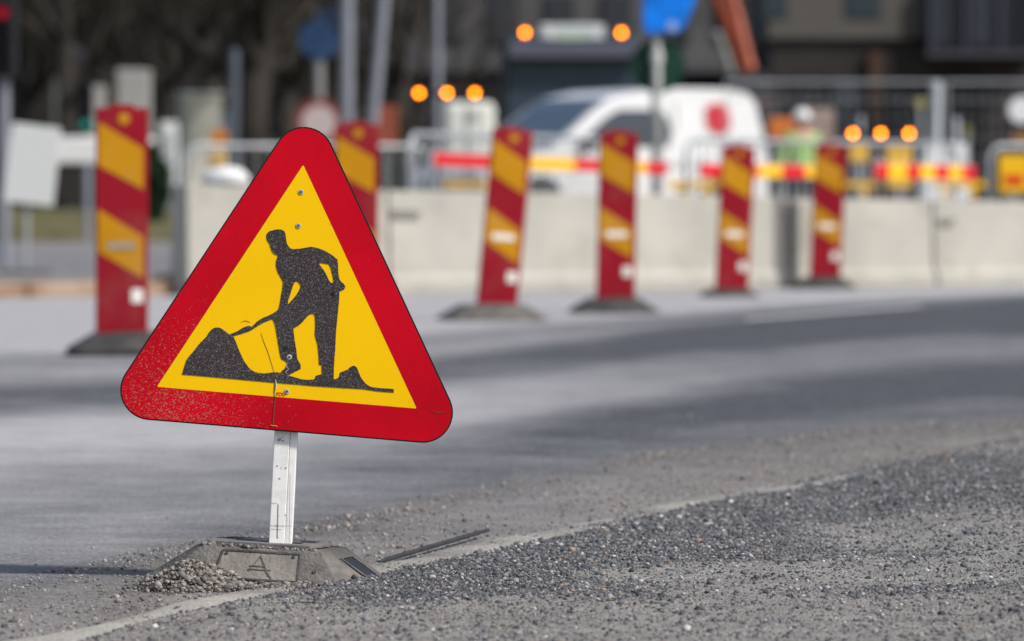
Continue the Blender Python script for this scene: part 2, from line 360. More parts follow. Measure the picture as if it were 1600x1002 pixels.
def sample(n, x0, x1, y0, y1):
    X = rng.uniform(x0, x1, n); Y = rng.uniform(y0, y1, n); k = np.abs(X) < .096 * Y + .12
    return X[k], Y[k]
X, Y = sample(900000, -1.3, 2.6, 8.2, 17.5)
d = (np.interp(X, vx, VY0[:, 0]) - Y) * .36
pr = np.clip(.24 + .80 * gravel_amount(X, Y), 0, 1) * np.where(d > 0, 1, .85 * np.exp(d / .07) * np.clip((fbm(X * 3, Y * 3, 3, 5) - .38) / .12, 0, 1))
k = (rng.uniform(size=len(X)) < pr) & (d > -.12) ; X, Y = X[k], Y[k]
S = np.exp(rng.normal(math.log(.0019), .48, len(X))); S = np.clip(S, .0010, .0085)
cc = PAL[rng.choice(len(PAL), len(X), p=PW)] * rng.uniform(.8, 1.25, (len(X), 1))
big = S > .0055
print("verge stones", len(X))
stones("gravel", X, Y, np.where(d[k] > 0, Hverge(X, Y), .006), S, cc, "loose blue-grey gravel covering the near verge", "gravel")
# brown grit on the road side of the kerb and scattered chips on the road
X, Y = sample(420000, -1.6, 2.4, 8.0, 19)
h, w = Hroad(X, Y)
fb = fbm(X * 1.6, Y * 1.2, 4, 41)
lm = np.exp(-((w - .95) / .10) ** 2) * .55 + np.clip(.5 - w, 0, 1) * .35 + .15 * np.clip(1 - w, 0, 1)
lm = (lm + .12 * (w < .9)) * np.clip((fb - .25) / .35, 0, 1) * np.where(X < -.62, 1.1, 1)
lm = np.where(w > 1.05, .006 * np.clip((fb - .35) / .2, 0, 1) * np.clip(1.6 - w, 0, .4), lm)
# heap of grit swept up to the front left of the sign's foot
hp = np.exp(-(((X + .575) / .075) ** 2 + ((Y - 9.80) / .22) ** 2))
lm = lm + hp * .5
k = (rng.uniform(size=len(X)) < lm) & (Y > Yk(0, X) + .12); X, Y, h, hp = X[k], Y[k], h[k], hp[k]
S = np.clip(np.exp(rng.normal(math.log(.0022), .45, len(X))), .0011, .008)
cc = BROWN[rng.choice(5, len(X))] * rng.uniform(.8, 1.25, (len(X), 1))
Z = h + .035 * hp * rng.uniform(0, 1, len(X))
nh = 7000
hx = -.545 + rng.normal(0, .05, nh); hy = 9.84 + rng.normal(0, .07, nh); rr = ((hx + .555 - .3 * (hy - 9.84)) / (.082 + .02 * np.sin(hy * 40))) ** 2 + ((hy - 9.84) / .18) ** 2
kk = rr < 1; hx, hy, rr = hx[kk], hy[kk], rr[kk]; nh = len(hx)
hz = .056 * np.clip(1 - np.sqrt(rr), 0, 1) ** .8 * rng.uniform(.4, 1, nh)
hx2 = rng.uniform(-.62, -.30, 2600); hy2 = 9.80 + (hx2 + .5) * .12 + rng.normal(0, .03, 2600); hz2 = .004 + rng.uniform(0, .006, 2600)
X = np.concatenate([X, hx, hx2]); Y = np.concatenate([Y, hy, hy2]); Z = np.concatenate([Z, hz, hz2]); nt_ = 260
FM = Matrix.Translation(((437 - 800) / 889, 10.0, 0)) @ Matrix.Rotation(R(2.75), 4, 'Y') @ Matrix.Translation((-.018, .03, -.013)) @ Matrix.Rotation(R(-11), 4, 'Z')
fp_ = [FM @ Vector((random.uniform(-.105, .10), -.079 + random.gauss(0, .0025), .0765)) for _ in range(nt_)]
X = np.concatenate([X, [p.x for p in fp_]]); Y = np.concatenate([Y, [p.y for p in fp_]]); Z = np.concatenate([Z, [p.z for p in fp_]])
m2 = nh + 2600 + nt_
S = np.concatenate([S, np.clip(np.exp(rng.normal(math.log(.0022), .55, m2)), .0011, .009)]); cc = np.concatenate([cc, BROWN[rng.choice(5, m2)] * rng.uniform(.7, 1.25, (m2, 1))])
print("road grit", len(X))
stones("grit", X, Y, Z, S, cc, "brown grit and chips along the road edge and heaped at the sign foot", "grit")

# ---------------------------------------------------------------- roadworks warning sign
SX, SY = (437 - 800) / 889, 10.0
TILT = R(2.75)
root = empty("roadworks_sign", (SX, SY, 0), (0, TILT, 0), "triangular red and yellow roadworks sign with digging worker, on white post in rubber foot", "road sign")
ct, st_ = math.cos(TILT), math.sin(TILT)
def loc(px, py):                       # photo pixel -> (x, z) in the leaning sign's own frame
    dx, dz = (px - 437) / 889, (912 - py) / 889
    return (dx * ct - dz * st_, dx * st_ + dz * ct)
def c4(pts): return [loc(400 + x / 3.342, 340 + y / 3.342) for x, y in pts]
IN = [(475, 257), (246, 604), (652, 638)]
def line_off(p, q, d):                 # offset the edge outwards (counter-clockwise on screen = y down)
    dx, dy = q[0] - p[0], q[1] - p[1]; l = math.hypot(dx, dy); nx, ny = dy / l, -dx / l
    return (p[0] + nx * d, p[1] + ny * d), (q[0] + nx * d, q[1] + ny * d)
def isect(a, b):
    (x1, y1), (x2, y2) = a; (x3, y3), (x4, y4) = b; D = (x1 - x2) * (y3 - y4) - (y1 - y2) * (x3 - x4)
    t = ((x1 - x3) * (y3 - y4) - (y1 - y3) * (x3 - x4)) / D
    return (x1 + t * (x2 - x1), y1 + t * (y2 - y1))
def tri_off(d, sg):
    es = [line_off(IN[i], IN[(i + 1) % 3], d * sg) for i in range(3)]
    return [isect(es[i - 1], es[i]) for i in range(3)]
sg = 1 if tri_off(50, 1)[0][1] < 257 else -1
def rounded(poly, r, n=14):
    out = []
    for i in range(len(poly)):
        p0, p, p1 = Vector(poly[i - 1]), Vector(poly[i]), Vector(poly[(i + 1) % len(poly)])
        a = (p0 - p).normalized(); b = (p1 - p).normalized(); half = a.angle(b) / 2
        cdist = r / math.sin(half); c = p + (a + b).normalized() * cdist; tl = r / math.tan(half)
        s, e = p + a * tl - c, p + b * tl - c
        a0 = math.atan2(s.y, s.x); a1 = math.atan2(e.y, e.x); da = (a1 - a0 + math.pi) % (2 * math.pi) - math.pi
        for k in range(n + 1):
            w = a0 + da * k / n; out.append((c.x + r * math.cos(w), c.y + r * math.sin(w)))
    return out
outer = [loc(*p) for p in rounded(tri_off(52.5, sg), 47)]
outer_red = [loc(*p) for p in rounded(tri_off(50.2, sg), 44.7)]
inner = [loc(*p) for p in rounded(IN, 1.5, 3)]
YF = -.030                            # the face stands in front of the post
M['sign_red'] = speck_mat("sign_red_film", (.56, .001, .013), (.36, .17, .12), 330, .69, .80, .42, corner=(-.20, .30, .26), var=.12)
M['sign_yellow'] = speck_mat("sign_yellow_film", (.95, .56, .0015), (.42, .25, .02), 110, .70, .80, .42, var=.02)
M['sign_black'] = speck_mat("sign_black_film", (.040, .033, .035), (.26, .235, .235), 480, .53, .72, .6, var=.15)
M['post'] = mat("white_post", (.86, .86, .84), .5, .05, 9, .05, 30, dirt=.35, dscale=22, dirtcol=(.28, .27, .25), stretch=(3, 3, .5))
M['scratch_and_glint'] = mat("dark_scratch", (.10, .085, .07), .8)
plate = MB().prism([outer], YF, YF + .012).build("sign_plate", M['black_edge'], root)
red = MB().prism([outer_red, inner], YF - .0012, YF - .0001).build("red_border", M['sign_red'], plate)
inner2 = [loc(*p) for p in rounded(tri_off(-.25, sg), 1.3, 3)]
yel = MB().prism([inner2], YF - .0010, YF - .0002).build("yellow_field", M['sign_yellow'], plate)
man_out = c4([(-382, 817), (-360, 745), (-345, 722), (-325, 700), (-300, 668), (-285, 650), (-262, 628), (-250, 615), (-243, 600), (-230, 585), (-218, 576), (-205, 572), (-190, 572), (-178, 577), (-160, 589), (-145, 601), (-134, 608),
    (-112, 600), (-90, 590), (-70, 576), (-50, 567), (-30, 563), (-20, 570), (-2, 552), (15, 537), (40, 522), (65, 512), (95, 497), (110, 487), (122, 473),
    (130, 440), (134, 410), (140, 380), (145, 335), (133, 312), (120, 290), (112, 268), (108, 250), (109, 225), (118, 200), (112, 194), (102, 192), (90, 180), (83, 165), (78, 150), (74, 135), (64, 122), (60, 110), (58, 95), (63, 80), (77, 69), (95, 66), (105, 62), (120, 61),
    (140, 63), (152, 72), (158, 85), (160, 105), (164, 130), (172, 148), (184, 160), (195, 164), (230, 162), (260, 157), (290, 152), (320, 157), (345, 165), (370, 177), (400, 195), (428, 218), (431, 240), (433, 290), (437, 318), (446, 333), (460, 344), (470, 360), (463, 374), (450, 380), (438, 383),
    (438, 410), (436, 440), (430, 500), (425, 550), (420, 600), (417, 680), (412, 740), (409, 790), (408, 836), (413, 844), (436, 832), (442, 807), (460, 800), (480, 792), (495, 777), (512, 771), (527, 778), (535, 795), (548, 828), (562, 850), (580, 869), (600, 881), (640, 887), (721, 893),
    (721, 911), (640, 905), (560, 893), (450, 887), (300, 877), (200, 868), (100, 860), (0, 851), (-120, 840), (-250, 828)])
H1 = c4([(-115, 617), (-75, 606), (-35, 593), (-18, 585), (-5, 576), (20, 560), (45, 546), (70, 535), (90, 529), (98, 545), (105, 570), (115, 630), (125, 690), (131, 722), (137, 737), (160, 750), (167, 763), (160, 782), (138, 798), (136, 807), (95, 805), (45, 812), (15, 808), (-5, 803), (-22, 793), (-35, 780), (-60, 745), (-85, 690), (-100, 650)])
H2 = c4([(198, 577), (225, 562), (245, 545), (260, 527), (275, 510), (290, 501), (305, 502), (311, 515), (313, 560), (310, 610), (318, 640), (325, 665), (330, 720), (332, 765), (346, 770), (346, 816), (316, 823), (309, 842), (275, 845), (240, 842), (170, 821), (200, 806), (236, 788), (236, 766), (225, 748), (218, 732), (214, 690), (205, 640)])
H3 = c4([(205, 336), (216, 331), (231, 343), (237, 358), (234, 368), (225, 386), (210, 408), (195, 425), (173, 450), (170, 443), (172, 430), (182, 400), (195, 360)])
H4 = c4([(331, 240), (340, 236), (362, 239), (384, 243), (393, 262), (400, 290), (406, 315), (408, 335), (402, 341), (394, 338), (385, 329), (375, 308), (366, 288), (350, 264)])
MB().prism([man_out, H1, H2, H3, H4], YF - .0019, YF - .0009).build("worker_pictogram", M['sign_black'], plate)
def rivets(lst, m, r=.0048):
    for x, y in lst:
        cx, cz = loc(x, y); mb = MB()
        mb.tube([(cx, YF - .0018, cz), (cx, YF - .0024, cz), (cx, YF - .0028, cz)], [r, r * .97, r * .7], 16)
        mb.build("rivet", m, plate, smooth=False)
        MB().disc((cx, YF - .0029, cz), (0, 1, 0), r * .36, .0010, 10).build("rivet_hole", M['black'], plate)
rivets([(471.5, 300), (467.5, 352.5), (453, 557.5), (449, 611)], M['rivet'])
for x, y in ((521, 458.5), (447, 544)):   # empty bolt holes in the black film
    cx, cz = loc(x, y); MB().disc((cx, YF - .0021, cz), (0, 1, 0), .0037, .0008, 14).build("bolt_hole", M['black'], plate)
# crack through the lower edge, a painted highlight along it, and scratches
def strip(pts, wd, y, name, m, parent):
    L_ = [loc(*p) for p in pts]; mb = MB(); a = []; b = []
    for i, p in enumerate(L_):
        q0, q1 = L_[max(0, i - 1)], L_[min(len(L_) - 1, i + 1)]; dx, dz = q1[0] - q0[0], q1[1] - q0[1]; l = math.hypot(dx, dz)
        w = wd * (.25 if i in (0, len(L_) - 1) else random.uniform(.7, 1.2)); a.append((p[0] - dz / l * w, p[1] + dx / l * w)); b.append((p[0] + dz / l * w, p[1] - dx / l * w))
    return mb.prism([a + b[::-1]], y - .0006, y).build(name, m, parent)
strip([(430, 586), (429.5, 592), (431, 598), (430, 610), (431, 622), (429, 640), (428, 655), (427, 668)], .0006, YF - .0019, "crack", M['scratch_and_glint'], plate)
strip([(409, 520), (414, 535), (420, 550), (425, 566), (429, 580)], .0003, YF - .0011, "scratch_and_glint", M['scratch_and_glint'], plate)
strip([(431.5, 592), (433, 600), (432.5, 608)], .0009, YF - .0020, "scratch_and_glint", M['white'], plate)  # white strip stands in for the highlight along the crack's edge
strip([(451, 565), (448, 572), (452, 576), (447, 581), (450, 584)], .0007, YF - .0020, "scratch_and_glint", M['rivet'], plate)
strip([(378, 503), (384, 500.5), (392, 503)], .0004, YF - .0011, "scratch_and_glint", M['scratch_and_glint'], plate)
strip([(424, 663.5), (434, 665)], .0016, YF - .0020, "chip", M['sign_yellow'], plate)
strip([(672, 640), (685, 644), (697, 642)], .0004, YF - .0013, "scratch_and_glint", M['scratch_and_glint'], plate)
def text(body, size, name, m, parent, p, rot, ext=.0004):
    c = bpy.data.curves.new(name, 'FONT'); c.body = body; c.size = size; c.extrude = ext; c.align_x = 'CENTER'; c.align_y = 'CENTER'
    t = bpy.data.objects.new(name, c); dg = bpy.context.evaluated_depsgraph_get(); col.objects.link(t); dg.update()
    me = bpy.data.meshes.new_from_object(t.evaluated_get(dg)); bpy.data.objects.remove(t); me.name = name; me.materials.clear(); me.materials.append(m)
    o = bpy.data.objects.new(name, me); col.objects.link(o); o.parent = parent; o.location = p; o.rotation_euler = rot; return o
cx, cz = loc(440, 615.5)
M['redink'] = mat("red_ink", (.5, .03, .01), .6)
text("FDU", .0085, "lettering", M['redink'], plate, (cx, YF - .0014, cz), (R(90), R(2), 0))

# post: square tube with a front lip, slots near the foot
pz0, pz1 = .062, .345
pm = MB(); pw = .0385
xb = loc(438, 850)[0]; xt = loc(447.5, 672)[0]
def postbox(x0, x1, y0, y1, mb):       # x range at the base
    dx = xt - xb
    vv = [(x0, y0, pz0), (x1, y0, pz0), (x1, y1, pz0), (x0, y1, pz0), (x0 + dx, y0, pz1), (x1 + dx, y0, pz1), (x1 + dx, y1, pz1), (x0 + dx, y1, pz1)]
    mb.add(vv, [(3, 2, 1, 0), (4, 5, 6, 7), (0, 1, 5, 4), (1, 2, 6, 5), (2, 3, 7, 6), (3, 0, 4, 7)])
postbox(xb - pw / 2 - .001, xb + pw / 2 - .012, -.018, .018, pm)
postbox(xb + pw / 2 - .0115, xb + pw / 2 + .001, -.016, .016, pm)
post = pm.build("post", M['post'], root, .0015, 2)
sl = MB(); k = (822 - 770) / 2
for x, y0, y1, w in ((434.5, 787, 840, .0007), (453, 740, 848, .0004)):
    a = loc(x + .5, y0); b = loc(x - 1, y1)
    sl.add([(a[0] - w, -.0187, a[1]), (a[0] + w, -.0187, a[1]), (b[0] + w, -.0187, b[1]), (b[0] - w, -.0187, b[1])], [(0, 3, 2, 1)])
for x0, x1, y in ((420, 456, 820.5), (421, 433, 785), (424, 440, 826)):
    a = loc(x0, y); b = loc(x1, y + 1); sl.add([(a[0], -.0187, a[1]), (b[0], -.0187, b[1]), (b[0], -.0187, b[1] - .0007), (a[0], -.0187, a[1] - .0007)], [(0, 3, 2, 1)])
for i in range(16):
    y = random.choice([random.uniform(680, 690), random.uniform(725, 732), random.uniform(790, 845), random.uniform(680, 840)]); x = random.uniform(425, 447) + (840 - y) * .055; w = random.uniform(.0004, .0016)
    a = loc(x, y); sl.add([(a[0] - w, -.0188, a[1]), (a[0] + w * 1.4, -.0188, a[1] + w * .3), (a[0] + w, -.0188, a[1] - w), (a[0] - w * .6, -.0188, a[1] - w * 1.4)], [(0, 3, 2, 1)])
sl.build("scuff_marks", mat("scuffs", (.22, .21, .2), .8), post)

# rubber foot with chamfered sides, recessed panel, slots and a clamp plate
def make_foot(parent, name, w, dp, h, m, detail=False, tw=.25, td=.16, yaw=0):
    mb = MB()
    # outline sections from bottom to top (x half, y half), octagonal corners
    def ring(hx, hy, c, z, ox=0): return [(ox - hx + c, -hy, z), (ox + hx - c, -hy, z), (ox + hx, -hy + c, z), (ox + hx, hy - c, z), (ox + hx - c, hy, z), (ox - hx + c, hy, z), (ox - hx, hy - c, z), (ox - hx, -hy + c, z)]
    rings = [ring(w / 2, dp / 2, .05, 0), ring(w / 2, dp / 2, .05, h * .22), ring(tw / 2 + .004, td / 2 + .004, .012, h - .004), ring(tw / 2, td / 2, .012, h)]
    vv = [p for r in rings for p in r]; fs = [tuple(range(7, -1, -1)), tuple(range(24, 32))]
    for a in range(3):
        for k in range(8): fs.append((a * 8 + k, a * 8 + (k + 1) % 8, (a + 1) * 8 + (k + 1) % 8, (a + 1) * 8 + k))
    mb.add(vv, fs); o = mb.build(name, m, parent, .004, 2); o.rotation_euler = (0, 0, yaw); return o
foot = make_foot(root, "foot", .41, .27, .077, M['rubber'], True, .235, .17, R(-11))
foot.location = (-.018, .03, -.013)
# recessed panel on the sloping front face
fz0, fz1 = .077 * .22, .073; fy0, fy1 = -.135, -.089
def face(x, t, o=.0):                 # a spot on the front slope, t 0..1 up, o outwards
    y = fy0 + (fy1 - fy0) * t; z = fz0 + (fz1 - fz0) * t; n = Vector((0, -(fz1 - fz0), -(fy0 - fy1))).normalized(); n = Vector((0, -.8, .6))
    return (x, y + n.y * o, z + n.z * o)
fr = MB()
def quad(mb, a, b, c, d): mb.add([a, b, c, d], [(0, 1, 2, 3)])
def bar(mb, p, q, w, o0=.0006, o1=.003):   # raised rib between face spots p=(x,t), q
    px, pt, qx, qt = p[0], p[1] * .06, q[0], q[1] * .06; dx, dt = qx - px, qt - pt; l = math.hypot(dx, dt); nx, nt_ = -dt / l * w, dx / l * w
    cs = [(px + nx, pt + nt_), (px - nx, pt - nt_), (qx - nx, qt - nt_), (qx + nx, qt + nt_)]
    vv = [face(x, t / .06, o0) for x, t in cs] + [face(x, t / .06, o1) for x, t in cs]
    mb.add(vv, [(0, 1, 2, 3), (7, 6, 5, 4), (0, 4, 5, 1), (1, 5, 6, 2), (2, 6, 7, 3), (3, 7, 4, 0)])
for p, q in (((-.072, .1), (-.066, .92)), ((-.066, .92), (.072, .92)), ((.072, .92), (.078, .1)), ((.078, .1), (-.072, .1))): bar(fr, p, q, .0016)
fr.build("panel_rim", M['dark_rubber'], foot)
pn = MB(); quad(pn, face(-.070, .12, .0016), face(.076, .12, .0016), face(.070, .9, .0016), face(-.064, .9, .0016)); pn.add([], []); pn.build("label_panel", mat("dusty_rubber_panel", (.20, .185, .165), .9, .25, 20, .4, 120), foot)
em = MB()
for p, q in (((-.012, .35), (.004, .82)), ((.004, .82), (.020, .35)), ((.028, .40), (-.014, .40)), ((.012, .6), (.026, .22)), ((-.012, .5), (.016, .5)), ((.02, .35), (.034, .12))): bar(em, p, q, .0009, .0016, .0032)
em.build("moulded_triangle_mark", M['rubber'], foot)
dots = MB()
for x, t in ((-.058, .83), (.062, .83), (-.064, .2), (.105, .45), (-.098, .35)): dots.disc(face(x, t, .002), (0, -.8, .6), .0032, .003, 12)
dots.build("moulding_plug", M['dark_rubber'], foot)
# carrying slot on the right slope
slp = Vector((.091, 0, -.056)).normalized(); nrm = Vector((.056, 0, .091)).normalized(); c0 = Vector((.165, -.012, .0455))
sm_ = MB(); vv = []
for a, b in ((-.034, -.040), (.034, -.040), (.034, .040), (-.034, .040)):
    vv.append(c0 + slp * a * .9 + Vector((0, b, 0)) + nrm * .0012)
sm_.add(vv, [(0, 1, 2, 3)]); sm_.build("carrying_slot", M['black'], foot)
ring_ = MB()
for a0, b0, a1, b1 in ((-.037, -.043, .037, -.043), (.037, -.043, .037, .043), (.037, .043, -.037, .043), (-.037, .043, -.037, -.043)):
    p = c0 + slp * a0 * .9 + Vector((0, b0, 0)) + nrm * .002; q = c0 + slp * a1 * .9 + Vector((0, b1, 0)) + nrm * .002; ring_.tube([p, q], .0016, 6)
ring_.build("slot_rim", M['rubber'], foot)
# clamp plate on top with square sockets
cp = MB(); cp.prism([[(-.098, -.075), (.086, -.075), (.098, .03), (.07, .07), (-.085, .07), (-.106, .02)]], 0, .006)
cp.v = [(x, z, .0785 + y) for x, y, z in cp.v]
cpo = cp.build("clamp_plate", mat("clamp_plate_rubber", (.16, .15, .145), .8, .2, 20, .3, 90), foot, .001)
for sx, sy_ in ((-.045, -.02), (.045, -.02), (-.075, .03), (.0, .03), (.06, .03)):
    MB().box((sx, sy_, .0852), (.026, .026, .0008)).build("post_socket", M['black'], cpo)

# black rubber strip lying on the kerb beside the foot
p0, p1 = G(592, 889), G(762, 842)
rod = MB(); pts = []
for i in range(15):
    t = i / 14; x = p0[0] + (p1[0] - p0[0]) * t; y = p0[1] + (p1[1] - p0[1]) * t
    pts.append((x, y, .0125 + .004 * t))
rod.tube(pts, [.0022] + [.0045] * 12 + [.004, .0035], 10)
tag(rod.build("rubber_strip", mat("old_black_rubber", (.035, .035, .038), .6, .3, 30, .3, 200), smooth=True), "thin black rubber strip lying on the kerb to the right of the sign foot", "rubber strip")

# ---------------------------------------------------------------- striped marker panels
M['mk_red'] = mat("marker_red", (.27, .003, .014), .4, .12, 3, dirt=.6, dscale=4, dirtcol=(.25, .07, .06), world=True)
M['mk_yel'] = mat("marker_yellow", (.52, .235, .002), .4, .15, 3, dirt=.3, dscale=6, world=True)
M['mk_side'] = mat("marker_side_red", (.26, .005, .009), .5, .1, 4)
M['sticker'] = mat("pale_sticker", (.85, .83, .76), .5, .05, 8)
M['sticker_grey'] = mat("faded_sticker", (.34, .28, .20), .6, .2, 30)
PWD, PH = .222, .985
def make_marker():
    r = empty("marker_board", label="x", cat="marker board", group="red and yellow striped marker boards along the road")
    bd = MB().box((0, 0, .055 + PH / 2), (PWD, .036, PH)).build("panel", M['mk_side'], r, .006, 2)
    w = PWD / 2 - .006
    z0, z1 = .062, .055 + PH - .008
    MB().prism([[(-w, z0), (w, z0), (w, z1), (-w, z1)]], -.0215, -.0185).build("red_face", M['mk_red'], bd)
    H = z1 - z0; e = w - .004
    for a, b, c, d in ((.055, .245, .170, .349), (.436, .623, .556, .737)):
        L_ = [(-e, z1 - a * H), (-e, z1 - b * H), (e - .010, z1 - d * H), (e - .010, z1 - c * H)]
        MB().prism([L_], -.0235, -.0212).build("yellow_stripe", M['mk_yel'], bd)
    MB().disc((.008, -.0230, z1 - .040 * H), (0, 1, 0), .024, .004, 20).build("reflector", M['mk_yel'], bd)
    MB().box((0, .0, .055 + PH + .006), (.10, .020, .016)).build("carrying_grip", M['mk_side'], bd, .003)
    MB().box((-.105, -.0185, .55), (.005, .003, .9)).build("edge_rib", M['mk_side'], bd)
    return r
mk0 = make_marker()
# photo x, scale, ground row offset, lean, yaw, label, logo colour, foot material
MK = [(190, 368, 0.2, 4, "nearest striped marker board, standing at the far left beside the warning sign", 'sticker_grey', 'dark_rubber', .50),
      (555, 308, 0.5, 0, "striped marker board half hidden behind the tip of the warning sign", 'sticker', 'rubber', .5),
      (774, 288, 5.3, 8, "marker board leaning most to the right, third from the left, on a grey foot", 'sticker', 'rubber', .50),
      (961, 271, 1.2, 2, "upright marker board on a dark foot, just left of the pole with the blue sign", 'sticker', 'dark_rubber', .46),
      (1142, 234, 2.9, 4, "marker board in front of the white van's rear, second from the right", 'sticker', 'dark_rubber', .40),
      (1288, 216, 2.7, 0, "farthest and rightmost marker board, beside the gap in the concrete barrier", 'sticker', 'dark_rubber', .42)]
MKO = [mk0] + [copy_tree(mk0) for _ in MK[1:]]
for i, (px, s, lean, yaw, lab, lg, fm, fw) in enumerate(MK):
    o = MKO[i]
    X_, Y_ = (px - 800) / s, F / s; o.location = (X_, Y_, (.012, .0, 0, 0, -.035, 0)[i]); o.rotation_euler = (0, 0, R(yaw)); o['label'] = lab
    for ch in o.children:
        if ch.name.startswith("panel"): ch.rotation_euler = (0, R(lean), 0); pnl = ch
    z1 = .055 + PH - .008; H = z1 - .062
    st1 = MB(); st1.prism([[(-.062, z1 - .612 * H), (.058, z1 - .612 * H), (.058, z1 - .578 * H), (-.062, z1 - .578 * H)]], -.0265, -.024).build("maker_sticker", M[lg], pnl)
    st2 = MB(); st2.prism([[(.040, z1 - .845 * H), (.090, z1 - .845 * H), (.090, z1 - .785 * H), (.040, z1 - .785 * H)]], -.0245, -.022).build("white_sticker", M['sticker'], pnl)
    f = make_foot(o, "foot", fw * 1.1, .62, .09, M[fm], False, fw * .62, .42, 0)
    f.location = (0 if i else .04, .12, -.006)
    MB().box((0, -.12, .086), (.15, .10, .02)).build("socket_block", M[fm], f, .008)

# ---------------------------------------------------------------- concrete barriers
def barrier(px0, y0, px1, y1, h0, h1, lab, mark=None, endcap=False):
    a = Vector((*G(px0, y0), 0)); b = Vector((*G(px1, y1), 0)); dv = b - a; L_ = dv.length; yaw = math.atan2(dv.y, dv.x)
    r = empty("concrete_barrier", a, (0, 0, yaw), lab, "concrete barrier", "pale concrete barriers behind the markers")
    mb = MB(); g = .004
    prof = [(-.0, 0), (.0, .10), (.035, .13), (.05, 1), (.24, 1), (.26, .13), (.30, .10), (.30, 0)]
    n = len(prof); vv = []
    for x, h in ((g, h0), (L_ - g, h1)):
        vv += [(x, y, z if z < .2 else h) for y, z in prof]
    fs = [tuple(range(n))[::-1], tuple(range(n, 2 * n))] + [(k, (k + 1) % n, n + (k + 1) % n, n + k) for k in range(n)]
    fs = [tuple(reversed(f)) for f in fs]
    mb.add(vv, fs); body = mb.build("block", M['concrete'], r, .012, 2)
    for t in (.25, .75):
        MB().box((L_ * t, .14, max(h0, h1) + .002), (.12, .05, .012)).build("lifting_slot", M['black'], body)
    if mark:
        k = mark[0]; z = mark[1]; m = MB(); x = k
        for i in range(mark[2]):
            w = random.uniform(.012, .03); m.box((x, .030, z + random.uniform(-.006, .006)), (w, .028, random.uniform(.03, .05))); x += w + .012
        m.build("stencil_mark", mat("stencil_ink", (.26, .25, .23), .8), body)
    return r
barrier(298, 463, 612, 459, .75, .71, "leftmost pale concrete barrier, mostly hidden behind the warning sign")
barrier(614, 459, 1238, 451, .71, .665, "longest pale concrete barrier, behind the three middle marker boards", (.03, .55, 7))
barrier(1247, 451, 1464, 448, .655, .64, "short pale concrete barrier between the dark gap and the pale block at the right edge")
barrier(1466, 448, 1760, 444, .64, .62, "concrete barrier reaching the right edge of the photo", (.05, .48, 5))
# dark gap block
a = G(1242.5, 451); gp = MB().box((a[0] + .010, a[1] + .055, .31), (.055, .1, .62)).build("barrier_coupling", M['concrete'], bevel=.01); tag(gp, "grey coupling piece in the gap between two concrete barriers", "coupling")

# old rubber foot lying at the end of the barrier
r = empty("ballast_block", (*G(268, 452), 0), label="dark loose rubber ballast block lying at the left end of the concrete barrier", cat="ballast block")
make_foot(r, "block", .34, .5, .11, M['dark_rubber'], False, .22, .36)
MB().box((0, 0, .112), (.08, .08, .012)).build("socket", M['black'], r, .002)

# ---------------------------------------------------------------- left: rusty kerb, footpath, lawn
M['rustkerb'] = mat("rusty_granite", (.30, .17, .10), .9, .3, 3, .4, 40, c2=(.42, .33, .26))
kb = MB(); a = Vector((*G(-700, 476), 0)); b = Vector((*G(290, 462), 0)); L_ = (b - a).length; dv = (b - a) / L_; nv = Vector((-dv.y, dv.x, 0)); x = 0
while x < L_:
    l = min(.9, L_ - x); c = a + dv * (x + l / 2) + nv * .09 + Vector((0, 0, .045)); kb.box(c, (l - .012, .18, .11), Matrix.Rotation(math.atan2(dv.y, dv.x), 3, 'Z')); x += .9
tag(kb.build("far_kerb", M['rustkerb'], bevel=.012), kind="structure")
pm_ = ground_mat("footpath_asphalt", (.16, .165, .18), (.31, .285, .27), (.3, .3, .3), 60, .3)
PX, PT = np.meshgrid(np.linspace(-14, -2.0, 60), np.linspace(0, 1, 90), indexing='ij')
PY = 38.6 + PT * 55 + 0 * PX
pd = np.interp(PT, [0, .05, .12, .2, .4, .6, 1], [.8, .75, .5, .15, .2, .6, .3]) + .3 * (fbm(PX * .5, PY * .2, 3, 60) - .5)
tag(grid_mesh("footpath", PX, PY, .03 + PT * .05, pm_, {"dust": pd, "soil": np.interp(PT, [0, .1, .25, .5, .7, 1], [.5, .9, .3, .2, .8, .3])}), kind="structure")
M['grass'] = mat("dull_grass", (.085, .085, .035), .95, .35, 2.5, .8, 40, c2=(.16, .14, .06))
LX, LY = np.meshgrid(np.linspace(-40, 12, 60), np.linspace(72, 150, 60), indexing='ij')
LZ = np.clip((LY - 72) / 14, 0, 1) * .42 + .12 * fbm(LX * .3, LY * .3, 3, 77) * np.clip((LY - 72) / 5, 0, 1) - .02
LZ = LZ * np.clip((4 - LX) / 4, 0, 1) - .01
tag(grid_mesh("lawn", LX, LY, LZ, M['grass']), kind="structure")

